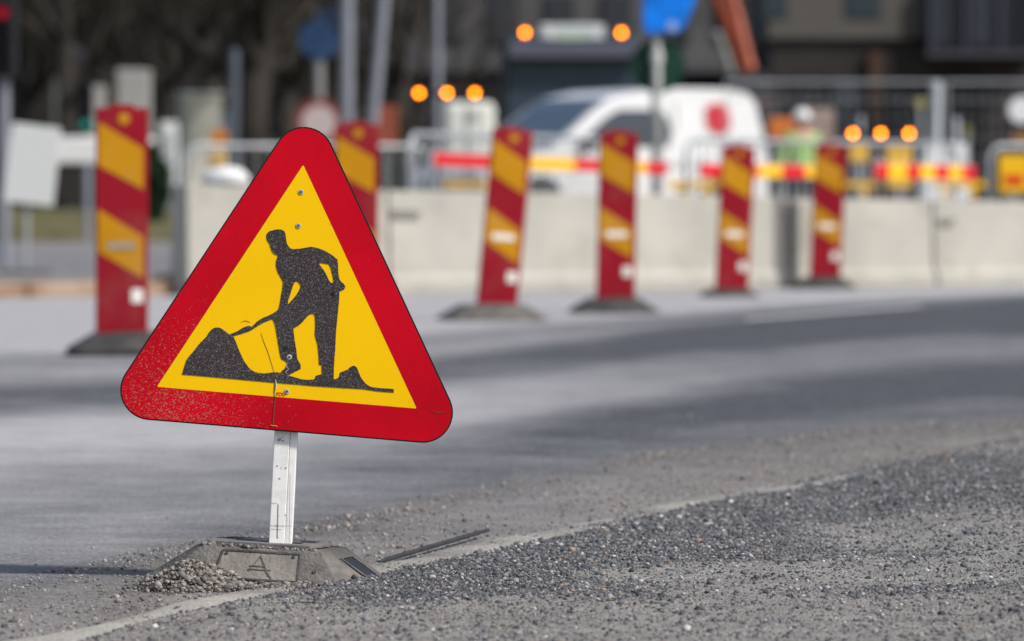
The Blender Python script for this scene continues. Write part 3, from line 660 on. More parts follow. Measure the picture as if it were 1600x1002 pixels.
# ---------------------------------------------------------------- crowd fences
def make_fence(L_=2.4, H=1.13, name="crowd_fence"):
    r = empty(name, label="x", cat="fence", group="grey tube crowd fences behind the concrete barriers")
    q = .14; pts = [(0, 0, .12)] + [(0, 0, H - q)] + [(q - q * math.cos(t), 0, H - q + q * math.sin(t)) for t in np.linspace(.3, math.pi / 2, 5)]
    pts += [(L_ - q + q * math.sin(t), 0, H - q + q * math.cos(t)) for t in np.linspace(0, math.pi / 2 - .3, 5)] + [(L_, 0, H - q), (L_, 0, .12)]
    MB().tube([Vector(p) for p in pts], .021, 10).tube([(0, 0, .2), (L_, 0, .2)], .016, 8).build("tube_frame", M['galv'], r, smooth=True)
    b = MB(); n = 17
    for i in range(1, n): b.tube([(L_ * i / n, 0, .2), (L_ * i / n, 0, H - .01)], .0075, 6)
    b.build("bars", M['galv'], r)
    for x in (.35, L_ - .35):
        MB().box((x, 0, .014), (.05, .5, .028)).tube([(x, 0, .02), (x, 0, .2)], .02, 8).build("fence_foot", M['galv'], r)
    return r
FEN = []
fp = make_fence()
def place_fence(p0, p1, lab, first=False):
    o = fp if first else copy_tree(fp)
    dv = Vector(p1) - Vector(p0); o.location = (*p0, 0); o.rotation_euler = (0, 0, math.atan2(dv.y, dv.x)); o['label'] = lab
    return o
def xy(px, s): return ((px - 800) / s, F / s)
place_fence(xy(640, 212), xy(960, 190), "crowd fence with its rounded corner standing left of the leaning marker board", True)
u0 = Vector(xy(640, 212)); u1 = Vector(xy(1040, 188)); dd = (u1 - u0).normalized()
place_fence(tuple(u0 + dd * 2.47), tuple(u1 + dd), "crowd fence in front of the white van's side")
v0 = Vector(xy(1072, 190)); v1 = Vector(xy(1560, 172)); de = (v1 - v0).normalized()
place_fence(tuple(v0), tuple(v1), "crowd fence behind the second marker board from the right")
place_fence(tuple(v0 + de * 2.47), tuple(v1), "crowd fence below the right-hand row of three amber lamps")
place_fence(xy(1545, 170), xy(1800, 168), "crowd fence with rounded corner at the right edge of the photo")
place_fence(xy(287, 170), xy(560, 168), "crowd fence behind the left end of the concrete barrier, partly hidden by the warning sign")

M['bd_red'] = mat("board_red", (.62, .005, .012), .4, .05, 5)
M['bd_yel'] = mat("board_yellow", (.85, .48, .01), .4, .05, 5)
def board(p0, p1, z0, z1, segs, lab, h=.13, hole=None):
    a, b = Vector((*p0, z0)), Vector((*p1, z1)); dv = b - a; L_ = dv.length
    r = empty("barrier_board", a, (0, -math.asin((z1 - z0) / L_), math.atan2(dv.y, dv.x)), lab, "barrier board", "red and yellow barrier boards hung on the fences")
    MB().box((L_ / 2, .0, 0), (L_, .02, h)).build("plank", M['white'], r, .003)
    tot = sum(w for _, w in segs); x = 0
    for c, w in segs:
        l = w / tot * L_
        MB().box((x + l / 2, -.013, 0), (l - .002, .004, h * .93)).build("red_band" if c == 'r' else "yellow_band", M['bd_red'] if c == 'r' else M['bd_yel'], r)
        x += l
    for x in (.1, L_ - .1): MB().box((x, .016, h / 2), (.05, .02, .08)).build("hook", M['galv'], r)
    return r
off = Vector((dd.y, -dd.x)) * .05
A = u0 + dd * .33 + off; B = u1 + off - dd * .12
board(tuple(A), tuple(B), .945, .90, [('r', 95), ('y', 130), ('r', 65), ('y', 60), ('r', 40)], "red and yellow barrier board hung across the fences in front of the white van", .105)
A = v0 + de * .12 + off; B = v0 + de * 2.4 + off
board(tuple(A), tuple(B), .885, .875, [('r', 1.0), ('y', .35), ('r', .75), ('y', .9), ('r', .9), ('y', 1)], "red and yellow barrier board between the two rightmost marker boards", .115)
A = Vector(xy(1365, 184)); B = Vector(xy(1522, 180))
board(tuple(A), tuple(B), .885, .87, [('r', 1), ('y', 1.3), ('r', 1), ('y', 1.1), ('r', 1), ('y', 1.0), ('r', 1)], "shortest red and yellow barrier board, below the right-hand row of amber lamps", .13)

# square yellow sign with red bar at right edge
def sign_panel(name, p, w, h, m, lab, cat, inner=None, pole=True, legs=True, thick=.02):
    r = empty(name, (p[0], p[1], 0), label=lab, cat=cat)
    MB().box((0, 0, p[2]), (w, thick, h)).build("sign_face", m, r, .006)
    for (x, z, ww, hh, mm, nm) in (inner or []): MB().box((x, -thick / 2 - .003, p[2] + z), (ww, .004, hh)).build(nm, mm, r, .004)
    if pole: MB().tube([(0, .03, 0), (0, .03, p[2] + h * .4)], .025, 10).build("post", M['galv'], r)
    if legs: MB().box((0, .03, .03), (.4, .3, .06)).build("foot", M['dark_rubber'], r, .01)
    return r
sign_panel("warning_board", P(1584, 272, 176), .26, .33, M['bd_yel'], "yellow board with a red bar at the right edge of the photo", "sign", [(0, -.055, .17, .085, M['bd_red'], "red_bar")])
sign_panel("warning_board", P(1404, 262, 160), .24, .40, M['bd_yel'], "tall yellow board behind the short barrier board, under the middle amber lamp", "sign", [(-.14, -.06, .05, .1, M['bd_red'], "red_edge")])
sign_panel("warning_board", P(1342, 240, 155), .19, .17, M['bd_yel'], "small yellow board under the left lamp of the right-hand lamp row", "sign")
# yellow trestle legs behind the fence
def trestle(px, s, lab):
    X_, Y_ = xy(px, s); r = empty("trestle", (X_, Y_, 0), label=lab, cat="trestle", group="yellow trestles behind the fences")
    MB().box((0, 0, .78), (.5, .05, .06)).build("beam", M['bd_yel'], r, .004)
    for sx in (-1, 1):
        for sy_ in (-1, 1): MB().tube([(sx * .1, 0, .77), (sx * .34, sy_ * .25, 0)], .02, 8).build("leg", M['bd_yel'], r)
    return r
trestle(1500, 160, "yellow trestle standing below the white posts on the right")
trestle(1330, 158, "yellow trestle half hidden by the rightmost marker board")
trestle(735, 170, "yellow trestle behind the fence, left of the leaning marker board")
trestle(1085, 165, "yellow trestle beside the white van's rear wheel")

# ---------------------------------------------------------------- triple amber lamps
M['amber_lens'] = mat("amber_lens", (.8, .28, .02), .3)
M['amber_on'] = mat("amber_light", (1, .35, .02), .4, emit=(1, .235, .001), estr=17)
M['amber_beacon'] = M['amber_on']
def lamp_bar(px0, py, px1, s, lab):
    c = P((px0 + px1) / 2, py, s); w = (px1 - px0) / s
    r = empty("warning_lamp_bar", (c.x, c.y, 0), label=lab, cat="warning lamps", group="bars of three round amber warning lamps")
    MB().box((0, .05, c.z), (w + .10, .03, .05)).build("crossbar", M['black'], r, .004)
    for k in (-1, 1): MB().tube([(k * (w / 2 - .1), .07, 0), (k * (w / 2 - .1), .07, c.z)], .014, 8).build("post", M['dark_metal'], r)
    MB().box((0, .07, .04), (w + .1, .35, .08)).build("foot", M['dark_rubber'], r, .01)
    for k in (-1, 0, 1):
        h = MB().tube([(k * w / 2, .03, c.z), (k * w / 2, -.03, c.z)], [.045, .055], 20).build("lamp_housing", M['black'], r)
        MB().disc((k * w / 2, -.034, c.z), (0, 1, 0), .046, .006, 24).build("lens", M['amber_lens'], h)
        MB().disc((k * w / 2, -.040, c.z), (0, 1, 0), .026, .005, 24).build("light_source", M['amber_on'], h)
M['dark_metal'] = mat("dark_metal", (.06, .062, .07), .5, .2, 6, metal=.3)
lamp_bar(655, 146, 742, 130, "row of three lit amber lamps above the cream box, left of the white van")
lamp_bar(1332, 209, 1420, 135, "row of three lit amber lamps right of the rightmost marker board")

# ---------------------------------------------------------------- pole with blue sign and green disc, in front of the van
c = P(1026, 300, 175)
r = empty("sign_pole", (c.x, c.y, 0), label="pole with a vivid blue cover over a dark green disc, in front of the van", cat="sign pole")
zt = CAM_H + 330 / 175
MB().tube([(0, 0, 0), (0, 0, zt)], .043, 16).build("pole", mat("pale_pole", (.30, .31, .29), .5, .1, 5, metal=.2), r, smooth=True)
for y in (90, 160): MB().tube([(0, 0, CAM_H + (304 - y - 9) / 175), (0, 0, CAM_H + (304 - y + 9) / 175)], .052, 16).build("clamp", mat("pale_clamp", (.55, .56, .54), .4), r)
z = CAM_H + (304 - 103) / 175
MB().disc((.01, .055, z), (0, 1, 0), .245, .012, 40).build("round_sign_back", mat("dark_green_back", (.008, .040, .027), .5, .2, 8), r)
bl = MB(); z = CAM_H + (304 + 10) / 175
blp = [(1004, 48), (1018, 56), (1034, 50), (1052, 54), (1068, 44), (1078, 22), (1087, -4), (1090, -70), (1004, -70)]
L_ = [((x - 1026) / 175, CAM_H + (304 - y) / 175) for x, y in blp]
bl.prism([L_[::-1]], -.09, -.055)
bs = bl.build("blue_cover", mat("blue_cover_cloth", (.003, .17, .68), .5, .35, 7, .4, 14), r, .02, 3)
MB().disc(((1050 - 1026) / 175, -.094, CAM_H + (304 - 42) / 175), (0, 1, 0), .045, .006, 16).build("white_patch", mat("pale_blue_patch", (.3, .42, .75), .5), r)

# ---------------------------------------------------------------- white van
VS = 119.5
M['van'] = mat("van_white_paint", (.62, .63, .64), .3, .02, 2, coat=.2)
M['glass'] = mat("dark_glass", (.025, .035, .045), .15, .1, 3, spec=.8)
M['glass_blue'] = mat("windscreen_glass", (.06, .085, .12), .08, .1, 3, spec=.8)
M['tyre'] = mat("tyre", (.02, .02, .02), .8, .2, 10)
M['rim'] = mat("wheel_rim", (.35, .35, .36), .35, metal=.6)
nose = Vector(xy(757, VS)) + Vector((.02, 0)); yaw = R(-39)   # local +x runs from the nose to the tail
van = empty("white_van", (nose.x, nose.y, 0), (0, 0, R(38)), "white delivery van with a red emblem on its side, parked behind the fences", "van")
van.scale = (1.06, 1, 1.01)
Lv, Wv = 4.65, 1.82
prof = [(.10, .32), (.02, .45), (0, .75), (.06, .95), (.30, 1.10), (.75, 1.21), (1.12, 1.28), (1.45, 1.52), (1.85, 1.80), (2.15, 1.96), (2.6, 2.05), (3.3, 2.09), (4.0, 2.09), (4.38, 2.03), (4.50, 1.92), (4.60, 1.40), (4.65, 1.0), (4.64, .45), (4.55, .32),
        (4.20, .32), (4.17, .62), (4.02, .85), (3.78, .94), (3.54, .85), (3.39, .62), (3.36, .32), (1.28, .32), (1.25, .62), (1.10, .85), (.86, .94), (.62, .85), (.47, .62), (.44, .32)]
def tumble(v):
    x, y, z = v; yc = y - Wv / 2; k = 1 - .17 * max(0, z - 1.05) / 1.0; e = max(0, .7 - x) / .7; k *= 1 - .16 * e * e; e2 = max(0, x - 4.2) / .45; k *= 1 - .05 * e2
    return (x, Wv / 2 + yc * k, z)
vb = MB().prism([prof[::-1]], 0, Wv)
ob = vb.build("body", M['van'], van, .09, 4)
ob.data.polygons.foreach_set("use_smooth", [False] * len(ob.data.polygons))
for v in ob.data.vertices: v.co = tumble(v.co)
def side(poly, m, name, y=-.004, d=.008, bev=.0, parent=van, both=True):
    for yy in ((y - .0, y + d),) + (((Wv - y - d, Wv - y),) if both else ()):
        mb = MB().prism([poly], *yy); mb.v = [(lambda t: (t[0], t[1], t[2]))(tumble(v)) for v in mb.v]
        o = mb.build(name, m, parent)
side([(1.42, 1.30), (2.95, 1.32), (3.03, 1.50), (2.98, 1.72), (2.85, 1.80), (2.2, 1.80), (1.95, 1.68)], M['glass'], "side_window", -.006, .012)
side([(3.10, .50), (3.12, 1.9), (3.135, 1.9), (3.115, .50)], M['black'], "door_seam", -.004, .006)
side([(1.40, .45), (1.38, 1.25), (1.395, 1.25), (1.415, .45)], M['black'], "door_seam", -.004, .006)
side([(2.65, 1.08), (2.85, 1.08), (2.85, 1.12), (2.65, 1.12)], M['black'], "door_handle", -.02, .02)
# red emblem made of upright strips in a rounded shield
mr_ = mat("emblem_red", (.55, .03, .05), .5)
ex, ez = 3.82, 1.70
for k in range(-2, 3):
    hh = (.15, .20, .22, .20, .15)[k + 2]; side([(ex + k * .084 - .034, ez - hh), (ex + k * .084 + .026, ez - hh), (ex + k * .084 + .026, ez + hh * .95), (ex + k * .084 - .034, ez + hh * .95)], mr_, "emblem_strip", -.006, .008, both=False)
# windscreen, rear window, bumper, lights
def across(p, q, y0, y1, m, name, o=.006):
    d_ = Vector((q[0] - p[0], q[1] - p[1])).normalized(); n = Vector((-d_.y, d_.x)) * o
    vv = []
    for (x, z) in (p, q):
        for y in (y0, y1): vv.append(tumble((x + n.x, y, z + n.y)))
    mb = MB().add(vv, [(0, 1, 3, 2)]); return mb.build(name, m, van)
ws = MB(); pp = [(1.16, 1.31), (1.45, 1.52), (1.85, 1.80), (2.10, 1.935)]
vv = []
for (x, z) in pp:
    for y in (.12, Wv - .12): vv.append(tumble((x - .012, y, z + .016)))
ws.add(vv, [(0, 2, 3, 1), (2, 4, 5, 3), (4, 6, 7, 5)]); ws.build("windscreen", M['glass_blue'], van)
MB().box((4.66, Wv / 2, .5), (.06, Wv * .9, .2)).build("rear_bumper", M['black'], van, .02)
MB().box((.0, Wv / 2, .5), (.08, Wv * .74, .2)).build("front_bumper", M['black'], van, .02)
MB().box((.02, Wv / 2, .80), (.06, .9, .12)).build("grille", M['black'], van, .02)
for y in (.22, Wv - .22): MB().box((.10, y, .88), (.16, .22, .15)).build("headlight", mat("headlight_glass", (.5, .53, .56), .1), van, .03)
for y in (-.1, Wv + .1): MB().box((1.55, y, 1.33), (.10, .18, .2)).build("wing_mirror", M['black'], van, .03)
for x in (.86, 3.78):
    for y in (.12, Wv - .12):
        w_ = MB().disc((x, y, .39), (0, 1, 0), .39, .22, 32).build("wheel", M['tyre'], van, .03)
        MB().disc((x, y + (-.11 if y < 1 else .11), .39), (0, 1, 0), .20, .02, 24).build("rim", M['rim'], w_)

# ---------------------------------------------------------------- truck with roof beacons
TS = 90.0
c = P(897, 300, TS); trk = empty("truck", (c.x, c.y, 0), (0, 0, R(3)), "dark blue truck with two lit amber beacons and pale roof sign, behind white van", "truck")
M['truck'] = mat("truck_dark_blue", (.026, .040, .058), .35, .15, 2, coat=.3)
cab = MB().frustum(.55, 1.55, (2.5, 2.0), (2.5, 2.0), (0, 1), (0, 1)).frustum(1.551, 3.42, (2.5, 2.0), (2.36, 1.8), (0, 1), (0, 1.06)).build("cab", M['truck'], trk, .08, 3)
MB().prism([[(-1.12, 1.80), (1.12, 1.80), (1.08, 2.92), (-1.08, 2.92)]], -.02, .01).build("windscreen", mat("truck_windscreen", (.10, .15, .195), .25, spec=.2), trk).rotation_euler = (R(-3.5), 0, 0)
MB().box((0, -.10, 3.17), (2.34, .30, .26)).build("sun_visor", mat("visor_grey", (.10, .105, .14), .4), trk, .03)
MB().box((0, -.03, 1.15), (1.7, .06, .5)).build("grille", M['black'], trk, .02)
MB().box((0, -.08, .55), (2.5, .2, .36)).build("bumper", M['dark_metal'], trk, .04)
for k in (-1, 1):
    MB().box((k * .98, -.19, .6), (.34, .04, .18)).build("headlight", M['rim'], trk, .02)
    MB().box((k * 1.42, .1, 2.5), (.2, .14, .7)).build("wing_mirror", M['black'], trk, .03)
    w_ = MB().disc((k * 1.05, .9, .5), (1, 0, 0), .5, .32, 32).build("wheel", M['tyre'], trk, .03); MB().disc((k * 1.22, .9, .5), (1, 0, 0), .28, .03, 24).build("rim", M['rim'], w_)
    w_ = MB().disc((k * 1.0, 5.2, .5), (1, 0, 0), .5, .5, 32).build("wheel", M['tyre'], trk, .03); MB().disc((k * 1.26, 5.2, .5), (1, 0, 0), .28, .03, 24).build("rim", M['rim'], w_)
    zb = CAM_H + (304 - 51) / TS
    b_ = MB().tube([(k * .84, .35, 3.36), (k * .84, .35, zb - .06)], .05, 14).build("beacon_base", M['black'], trk)
    MB().tube([(k * .84, .35, zb - .06), (k * .84, .35, zb + .05), (k * .84, .35, zb + .075)], [.075, .07, .03], 18).build("beacon_lens", M['amber_lens'], b_)
    MB().disc((k * .84, .268, zb), (0, 1, 0), .036, .01, 20).build("beacon_light", M['amber_on'], b_)
MB().box((-.02, .3, CAM_H + (304 - 52) / TS), (1.12, .22, .30)).build("roof_sign", mat("roof_sign_pale", (.50, .54, .55), .5), trk, .03)
for k, m_ in ((-.42, 'bd_yel'), (.40, 'white')): MB().box((k, .182, CAM_H + (304 - 52) / TS), (.12, .012, .16)).build("roof_sign_end", M['white'], trk, .004)
MB().box((-.02, .182, CAM_H + (304 - 58) / TS), (.55, .012, .09)).build("roof_sign_strip", mat("greenish_strip", (.45, .55, .38), .5), trk)
MB().box((0, 4.6, 1.9), (2.5, 5.0, 1.9)).box((0, 4.0, .8), (1.0, 7, .3)).build("load_body", M['truck'], trk, .03)

# ---------------------------------------------------------------- orange excavator
ES = 92.0
M['orange'] = mat("machine_orange", (.18, .032, .012), .5, .4, 2, dirt=.5, dscale=3, dirtcol=(.12, .05, .03))
c = P(1222, 300, ES); ex_ = empty("excavator", (c.x, c.y, 0), label="orange excavator with its boom raised behind the white van", cat="excavator")
MB().box((.0, .6, 1.45), (1.3, 1.9, .75)).build("engine_body", M['orange'], ex_, .08, 3)
cbn = MB().frustum(1.2, 2.15, (.8, 1.1), (.72, 1.0), (-.5, -.3), (-.5, -.25)).build("cab", M['dark_metal'], ex_, .05)
MB().box((-.5, -.87, 1.75), (.6, .02, .7)).build("cab_glass", M['glass'], cbn)
for k in (-1, 1):
    t_ = MB(); 
    t_.prism([[(-1.3, .4), (-1.1, .75), (1.1, .75), (1.3, .4), (1.1, .02), (-1.1, .02)]], k * .85 - .2, k * .85 + .2); t_.v = [(y, x + .4, z) for x, y, z in t_.v]
    t_.build("track", M['tyre'], ex_, .05)
MB().tube([(0, .5, .7), (0, .5, 1.1)], .45, 20).build("turntable", M['dark_metal'], ex_)
def beam(name, pts, w, m, parent):
    mb = MB()
    for i in range(len(pts) - 1):
        p, q = Vector(pts[i]), Vector(pts[i + 1]); d_ = q - p; rot = d_.to_track_quat('Z', 'X').to_matrix(); mb.box((p + q) / 2, (w, w, d_.length + w * .4), rot)
    return mb.build(name, m, parent, .03)
MB().box((-.42, -.5, 2.25), (.26, .4, .42)).build('boom_foot', M['orange'], ex_, .03)
bm_ = beam("boom", [(-.30, -.4, 1.7), (-.55, -.7, 2.5), (-.95, -.9, 3.5), (-1.45, -1.2, 4.6)], .19, M['orange'], ex_)
dp_ = beam("dipper", [(-1.15, -1.6, 4.65), (-.82, -1.9, 3.6), (-.62, -2.3, 2.75)], .13, mat("darker_orange", (.34, .085, .045), .6, .2, 3), ex_)
MB().tube([(-.75, -.55, 2.3), (-1.15, -1.2, 3.4)], .06, 10).build("hydraulic_cylinder", M['galv'], ex_)
bk = MB().prism([[(-.3, 0), (.3, 0), (.38, -.35), (.15, -.6), (-.2, -.55), (-.38, -.3)]], -.3, .3).build("bucket", M['dark_metal'], ex_, .03); bk.location = (-.7, -2.4, 2.7)

# ---------------------------------------------------------------- worker in hi-vis clothes
PS = 122.0
c = P(1252, 300, PS); wk = empty("person", (c.x, c.y, 0), (0, 0, R(12)), "worker in lime jacket and white helmet behind the fence right of the van", "person")
def skin(name, verts, edges, radii, m, parent, rootv=0, sub=2):
    me = bpy.data.meshes.new(name); me.from_pydata(verts, edges, []); me.materials.append(m); o = bpy.data.objects.new(name, me); col.objects.link(o); o.parent = parent
    s_ = o.modifiers.new("skin", 'SKIN'); s_.use_smooth_shade = True; sv = me.skin_vertices[0].data if me.skin_vertices else None
    if sv is None:
        bm = bmesh.new(); bm.from_mesh(me); bm.verts.layers.skin.verify(); bm.to_mesh(me); bm.free(); sv = me.skin_vertices[0].data
    for i, rr_ in enumerate(radii): sv[i].radius = rr_ if isinstance(rr_, tuple) else (rr_, rr_); sv[i].use_root = (i == rootv)
    ss = o.modifiers.new("sub", 'SUBSURF'); ss.levels = sub; ss.render_levels = sub; return o
V_ = [(0, 0, .95), (0, -.01, 1.12), (0, 0, 1.30), (0, .01, 1.44), (0, 0, 1.54), (0, -.02, 1.62), (0, -.02, 1.72),
      (.17, .01, 1.42), (.24, .0, 1.16), (.20, -.16, .98), (.17, -.22, .93), (-.17, .01, 1.42), (-.25, .02, 1.15), (-.26, -.06, .93), (-.26, -.09, .86),
      (.10, 0, .88), (.12, -.02, .50), (.13, .02, .10), (.14, -.12, .04), (-.10, 0, .88), (-.13, .0, .50), (-.15, .03, .10), (-.17, -.10, .04)]
E_ = [(0, 1), (1, 2), (2, 3), (3, 4), (4, 5), (5, 6), (3, 7), (7, 8), (8, 9), (9, 10), (3, 11), (11, 12), (12, 13), (13, 14), (0, 15), (15, 16), (16, 17), (17, 18), (0, 19), (19, 20), (20, 21), (21, 22)]
r_ = [(.15, .11), (.145, .11), (.165, .115), (.12, .09), .055, (.075, .09), (.07, .085), .065, .048, .036, .04, .065, .048, .036, .04, .09, .062, .045, .04, .09, .062, .045, .04]
M['skin'] = mat("skin", (.50, .27, .20), .6)
body = skin("body", V_, E_, r_, M['skin'], wk)
V2 = [(0, 0, .92), (0, -.01, 1.12), (0, 0, 1.30), (0, .01, 1.43), (.175, .01, 1.42), (.25, .0, 1.16), (.21, -.15, 1.0), (-.175, .01, 1.42), (-.26, .02, 1.15), (-.27, -.05, .96)]
E2 = [(0, 1), (1, 2), (2, 3), (3, 4), (4, 5), (5, 6), (3, 7), (7, 8), (8, 9)]
skin("jacket", V2, E2, [(.175, .135), (.17, .13), (.185, .135), (.14, .11), .082, .065, .052, .082, .065, .052], mat("lime_jacket", (.32, .52, .14), .8, .15, 6), wk)
V3 = [(0, 0, .92), (.10, 0, .86), (.12, -.02, .50), (.13, .02, .12), (-.10, 0, .86), (-.13, 0, .5), (-.15, .03, .12)]
skin("trousers", V3, [(0, 1), (1, 2), (2, 3), (0, 4), (4, 5), (5, 6)], [(.155, .12), .105, .078, .062, .105, .078, .062], mat("dark_trousers", (.03, .04, .06), .9, .2, 5), wk)
hl = MB(); pts = [(0, -.02, 1.66 + .125 * math.sin(t)) for t in np.linspace(0, 1.5, 6)]
hl.tube(pts, [.112 * math.cos(t) + .004 for t in np.linspace(0, 1.5, 6)], 20); hl.tube([(0, -.06, 1.662), (0, -.06, 1.672)], .125, 20); hl.build("helmet", M['white'], wk, smooth=True)
for k in (-1, 1): MB().disc((k * .028, -.108, 1.64), (0, 1, 0), .009, .01, 10).build("eye", M['black'], wk)

# ---------------------------------------------------------------- orange board & pinkish stack right of van
sign_panel("safety_board", P(1222, 200, 118), .34, .27, mat("safety_orange", (.62, .17, .03), .6, .2, 6), "orange safety board behind the tail of the white van", "sign")
c = P(1272, 300, 108); r = empty("brick_stack", (c.x, c.y, 0), label="tall stack of pinkish bricks behind the worker in lime", cat="brick stack")
MB().box((0, 0, .06), (.60, .9, .12)).build("pallet", mat("pallet_wood", (.25, .19, .13), .9, .2, 5), r)
MB().box((0, 0, 1.02), (.52, .85, 1.8)).build("bricks", mat("pink_brick", (.34, .20, .17), .9, .35, 9, c2=(.42, .34, .31)), r, .01)

# ---------------------------------------------------------------- white posts right
def post_thing(px, s, ytop, w, lab, lean=0, base=True, m='pale', name="fence_post", group=None, shear=0):
    c = P(px, 300, s); r = empty(name, (c.x, c.y, 0), (0, R(lean), 0), lab, "post", group)
    zt = CAM_H + (304 - ytop) / s
    MB().tube([(0, 0, 0), (0, 0, zt)], w / 2, 14).build("shaft", M[m], r, smooth=False)
    MB().tube([(0, 0, zt), (0, 0, zt + .03)], [w / 2 + .004, w / 3], 14).build("cap", M[m], r)
    if base: MB().frustum(.02, CAM_H + (304 - 222) / s - .02, (.36, .36), (.20, .2)).build("base", M['white'], r, .02)
    return r
M['pale'] = mat("pale_grey_paint", (.42, .45, .47), .5, .08, 4)
M['pale3'] = mat("dim_blue_grey_paint", (.10, .115, .145), .5, .08, 4)
M['pale2'] = mat("mid_grey_paint", (.22, .235, .27), .5, .08, 4)
post_thing(1457, 140, 132, .12, "thick pale post with a white base right of the three amber lamps", 1.2)
post_thing(1494, 138, 188, .07, "shorter thinner pale post beside the thick pale post", 0)
post_thing(1345, 128, 185, .05, "thin grey post standing between the left and middle amber lamps on the right", 0, False)
# grey lamp posts upper left
post_thing(541, 112, -120, .19, "thick straight grey lamp post rising behind the second marker board", .2, False, 'pale2', "lamp_post")
post_thing(565, 118, -120, .15, "leaning grey lamp post just right of the straight one", 5.2, False, 'pale2', "lamp_post")
post_thing(684, 128, -60, .085, "slim grey post between the first two amber lamps on the left", 0, False, 'pale2', "lamp_post")
post_thing(364, 105, 80, .14, "blue-grey post behind the fence left of the warning sign's tip", .5, False, 'pale3', "lamp_post")

# sign pole with blue round sign above and red-rimmed round sign below
c = P(499, 300, 100); r = empty("traffic_sign", (c.x, c.y, 0), label="grey pole with blue sign above red-rimmed round sign, behind the warning sign's tip", cat="traffic sign")
MB().tube([(0, 0, 0), (0, 0, 3.6)], .075, 14).build("pole", mat("sign_pole_grey", (.25, .25, .25), .5), r)
zb = CAM_H + (304 - 62) / 100
MB().disc((.0, -.09, zb), (0, 1, 0), .31, .02, 36).build("blue_sign", mat("sign_blue", (.02, .05, .12), .5, .4, 3), r)
MB().box((.16, -.06, zb + .36), (.34, .05, .3)).build("upper_box", mat("navy_box", (.015, .025, .055), .5), r, .01)
zr = CAM_H + (304 - 192) / 100
o_ = MB().disc((.0, -.09, zr), (0, 1, 0), .37, .02, 36).build("red_sign_rim", mat("sign_rim_red", (.22, .05, .04), .5), r)
MB().disc((-.0, -.104, zr - .0), (0, 1, 0), .27, .012, 36).build("sign_white_centre", mat("sign_centre", (.5, .42, .42), .5), o_)
sign_panel("barrier_sign", P(604, 198, 105), .34, .62, mat("faded_orange_board", (.30, .08, .05), .6, .3, 4), "faded orange-red board on a post right of the second marker board", "sign")

# traffic lights
M['red_on'] = mat("red_signal", (.2, .005, .02), .4, emit=(1, .01, .06), estr=.22)
M['green_on'] = mat("green_signal", (.02, .4, .3), .4, emit=(.01, .5, .36), estr=.35)
def signal(px, s, ylamp, lit, lab, w=.24):
    c = P(px, 300, s); r = empty("traffic_light", (c.x, c.y, 0), label=lab, cat="traffic light"); z = CAM_H + (304 - ylamp) / s
    MB().tube([(0, .06, 0), (0, .06, z - .5)], .05, 14).build("pole", M['pale2'], r)
    zc = z - .21 if lit == 'red_on' else z + .21
    MB().box((0, 0, zc), (w, .2, .70)).build("signal_head", M['black'], r, .02)
    for k in (-1, 0, 1):
        zz = zc + k * .21; on = (lit == 'red_on' and k == 1) or (lit == 'green_on' and k == -1)
        MB().disc((0, -.105, zz), (0, 1, 0), .085 * (.62 if on else 1), .012, 24).build("lens", M[lit] if on else M['black'], r)
        MB().tube([(0, -.10, zz + .0), (0, -.2, zz + .0)], .092, 18, False).build("hood", M['black'], r)
signal(6, 178, 21, 'red_on', "traffic light showing red at the left edge of the photo")
signal(136, 120, 195, 'green_on', "traffic light showing green just left of the nearest marker board", .16)

# plain white board leaning at left
c = P(50, 256, 190); r = empty("white_board", (c.x, c.y, 0), label="plain white board tilted on its stand at the left edge", cat="board")
bd = [((x - 50) / 190, CAM_H + (304 - y) / 190) for x, y in ((20, 192), (4, 315), (83, 323), (96, 201))]
MB().prism([bd], -.01, .02).build("face", mat("plain_white_board", (.62, .64, .62), .6), r, .006)
MB().tube([(-.06, .05, 0), (-.02, .05, 1.2)], .02, 10).build("stand", M['galv'], r)
MB().box((-.06, .05, .03), (.4, .4, .06)).build("foot", M['dark_rubber'], r, .01)

# white box trailer behind first marker board
c = P(165, 300, 100); r = empty("box_trailer", (c.x, c.y, 0), label="white low box trailer on dark wheels left of and behind the nearest marker board", cat="trailer")
MB().box((0, 0, 1.36), (1.5, 1.6, .42)).build("box", M['white'], r, .04)
MB().box((0, 0, .85), (1.42, 1.5, .58)).build("undertray", mat("brown_black", (.03, .025, .022), .8), r, .02)
for k in (-.45, .45):
    w_ = MB().disc((k, -.75, .32), (0, 1, 0), .30, .16, 28).build("wheel", M['tyre'], r, .02); MB().disc((k, -.84, .32), (0, 1, 0), .15, .02, 20).build("rim", M['rim'], w_)
MB().tube([(.7, 0, .6), (1.2, 0, .5)], .03, 8).build("drawbar", M['galv'], r)

# cream kiosk / cabinet left of sign
M['cream'] = mat("cream_panel", (.62, .61, .53), .7, .06, 2)
c = P(318, 300, 92); r = empty("utility_cabinet", (c.x, c.y, 0), (0, 0, R(16)), "tall cream utility cabinet with a blue-grey side behind the fence left of the sign", "cabinet")
MB().box((-.05, 0, 1.2), (.62, .6, 2.3)).build("housing", M['cream'], r, .02)
MB().box((.31, .0, 1.1), (.10, .62, 2.0)).build("side_panel", mat("blue_grey_panel", (.17, .22, .30), .6), r, .01)
MB().box((-.05, -.305, 1.15), (.5, .012, 1.9)).build("door", M['cream'], r, .004)
MB().box((.12, -.32, 1.2), (.03, .03, .16)).build("handle", M['black'], r)
MB().box((-.05, 0, 2.38), (.68, .66, .06)).build("roof", M['white'], r, .01)
c = P(264, 300, 95); r = empty("utility_cabinet", (c.x, c.y, 0), label="narrow white cabinet right behind the nearest marker board's right edge", cat="cabinet")
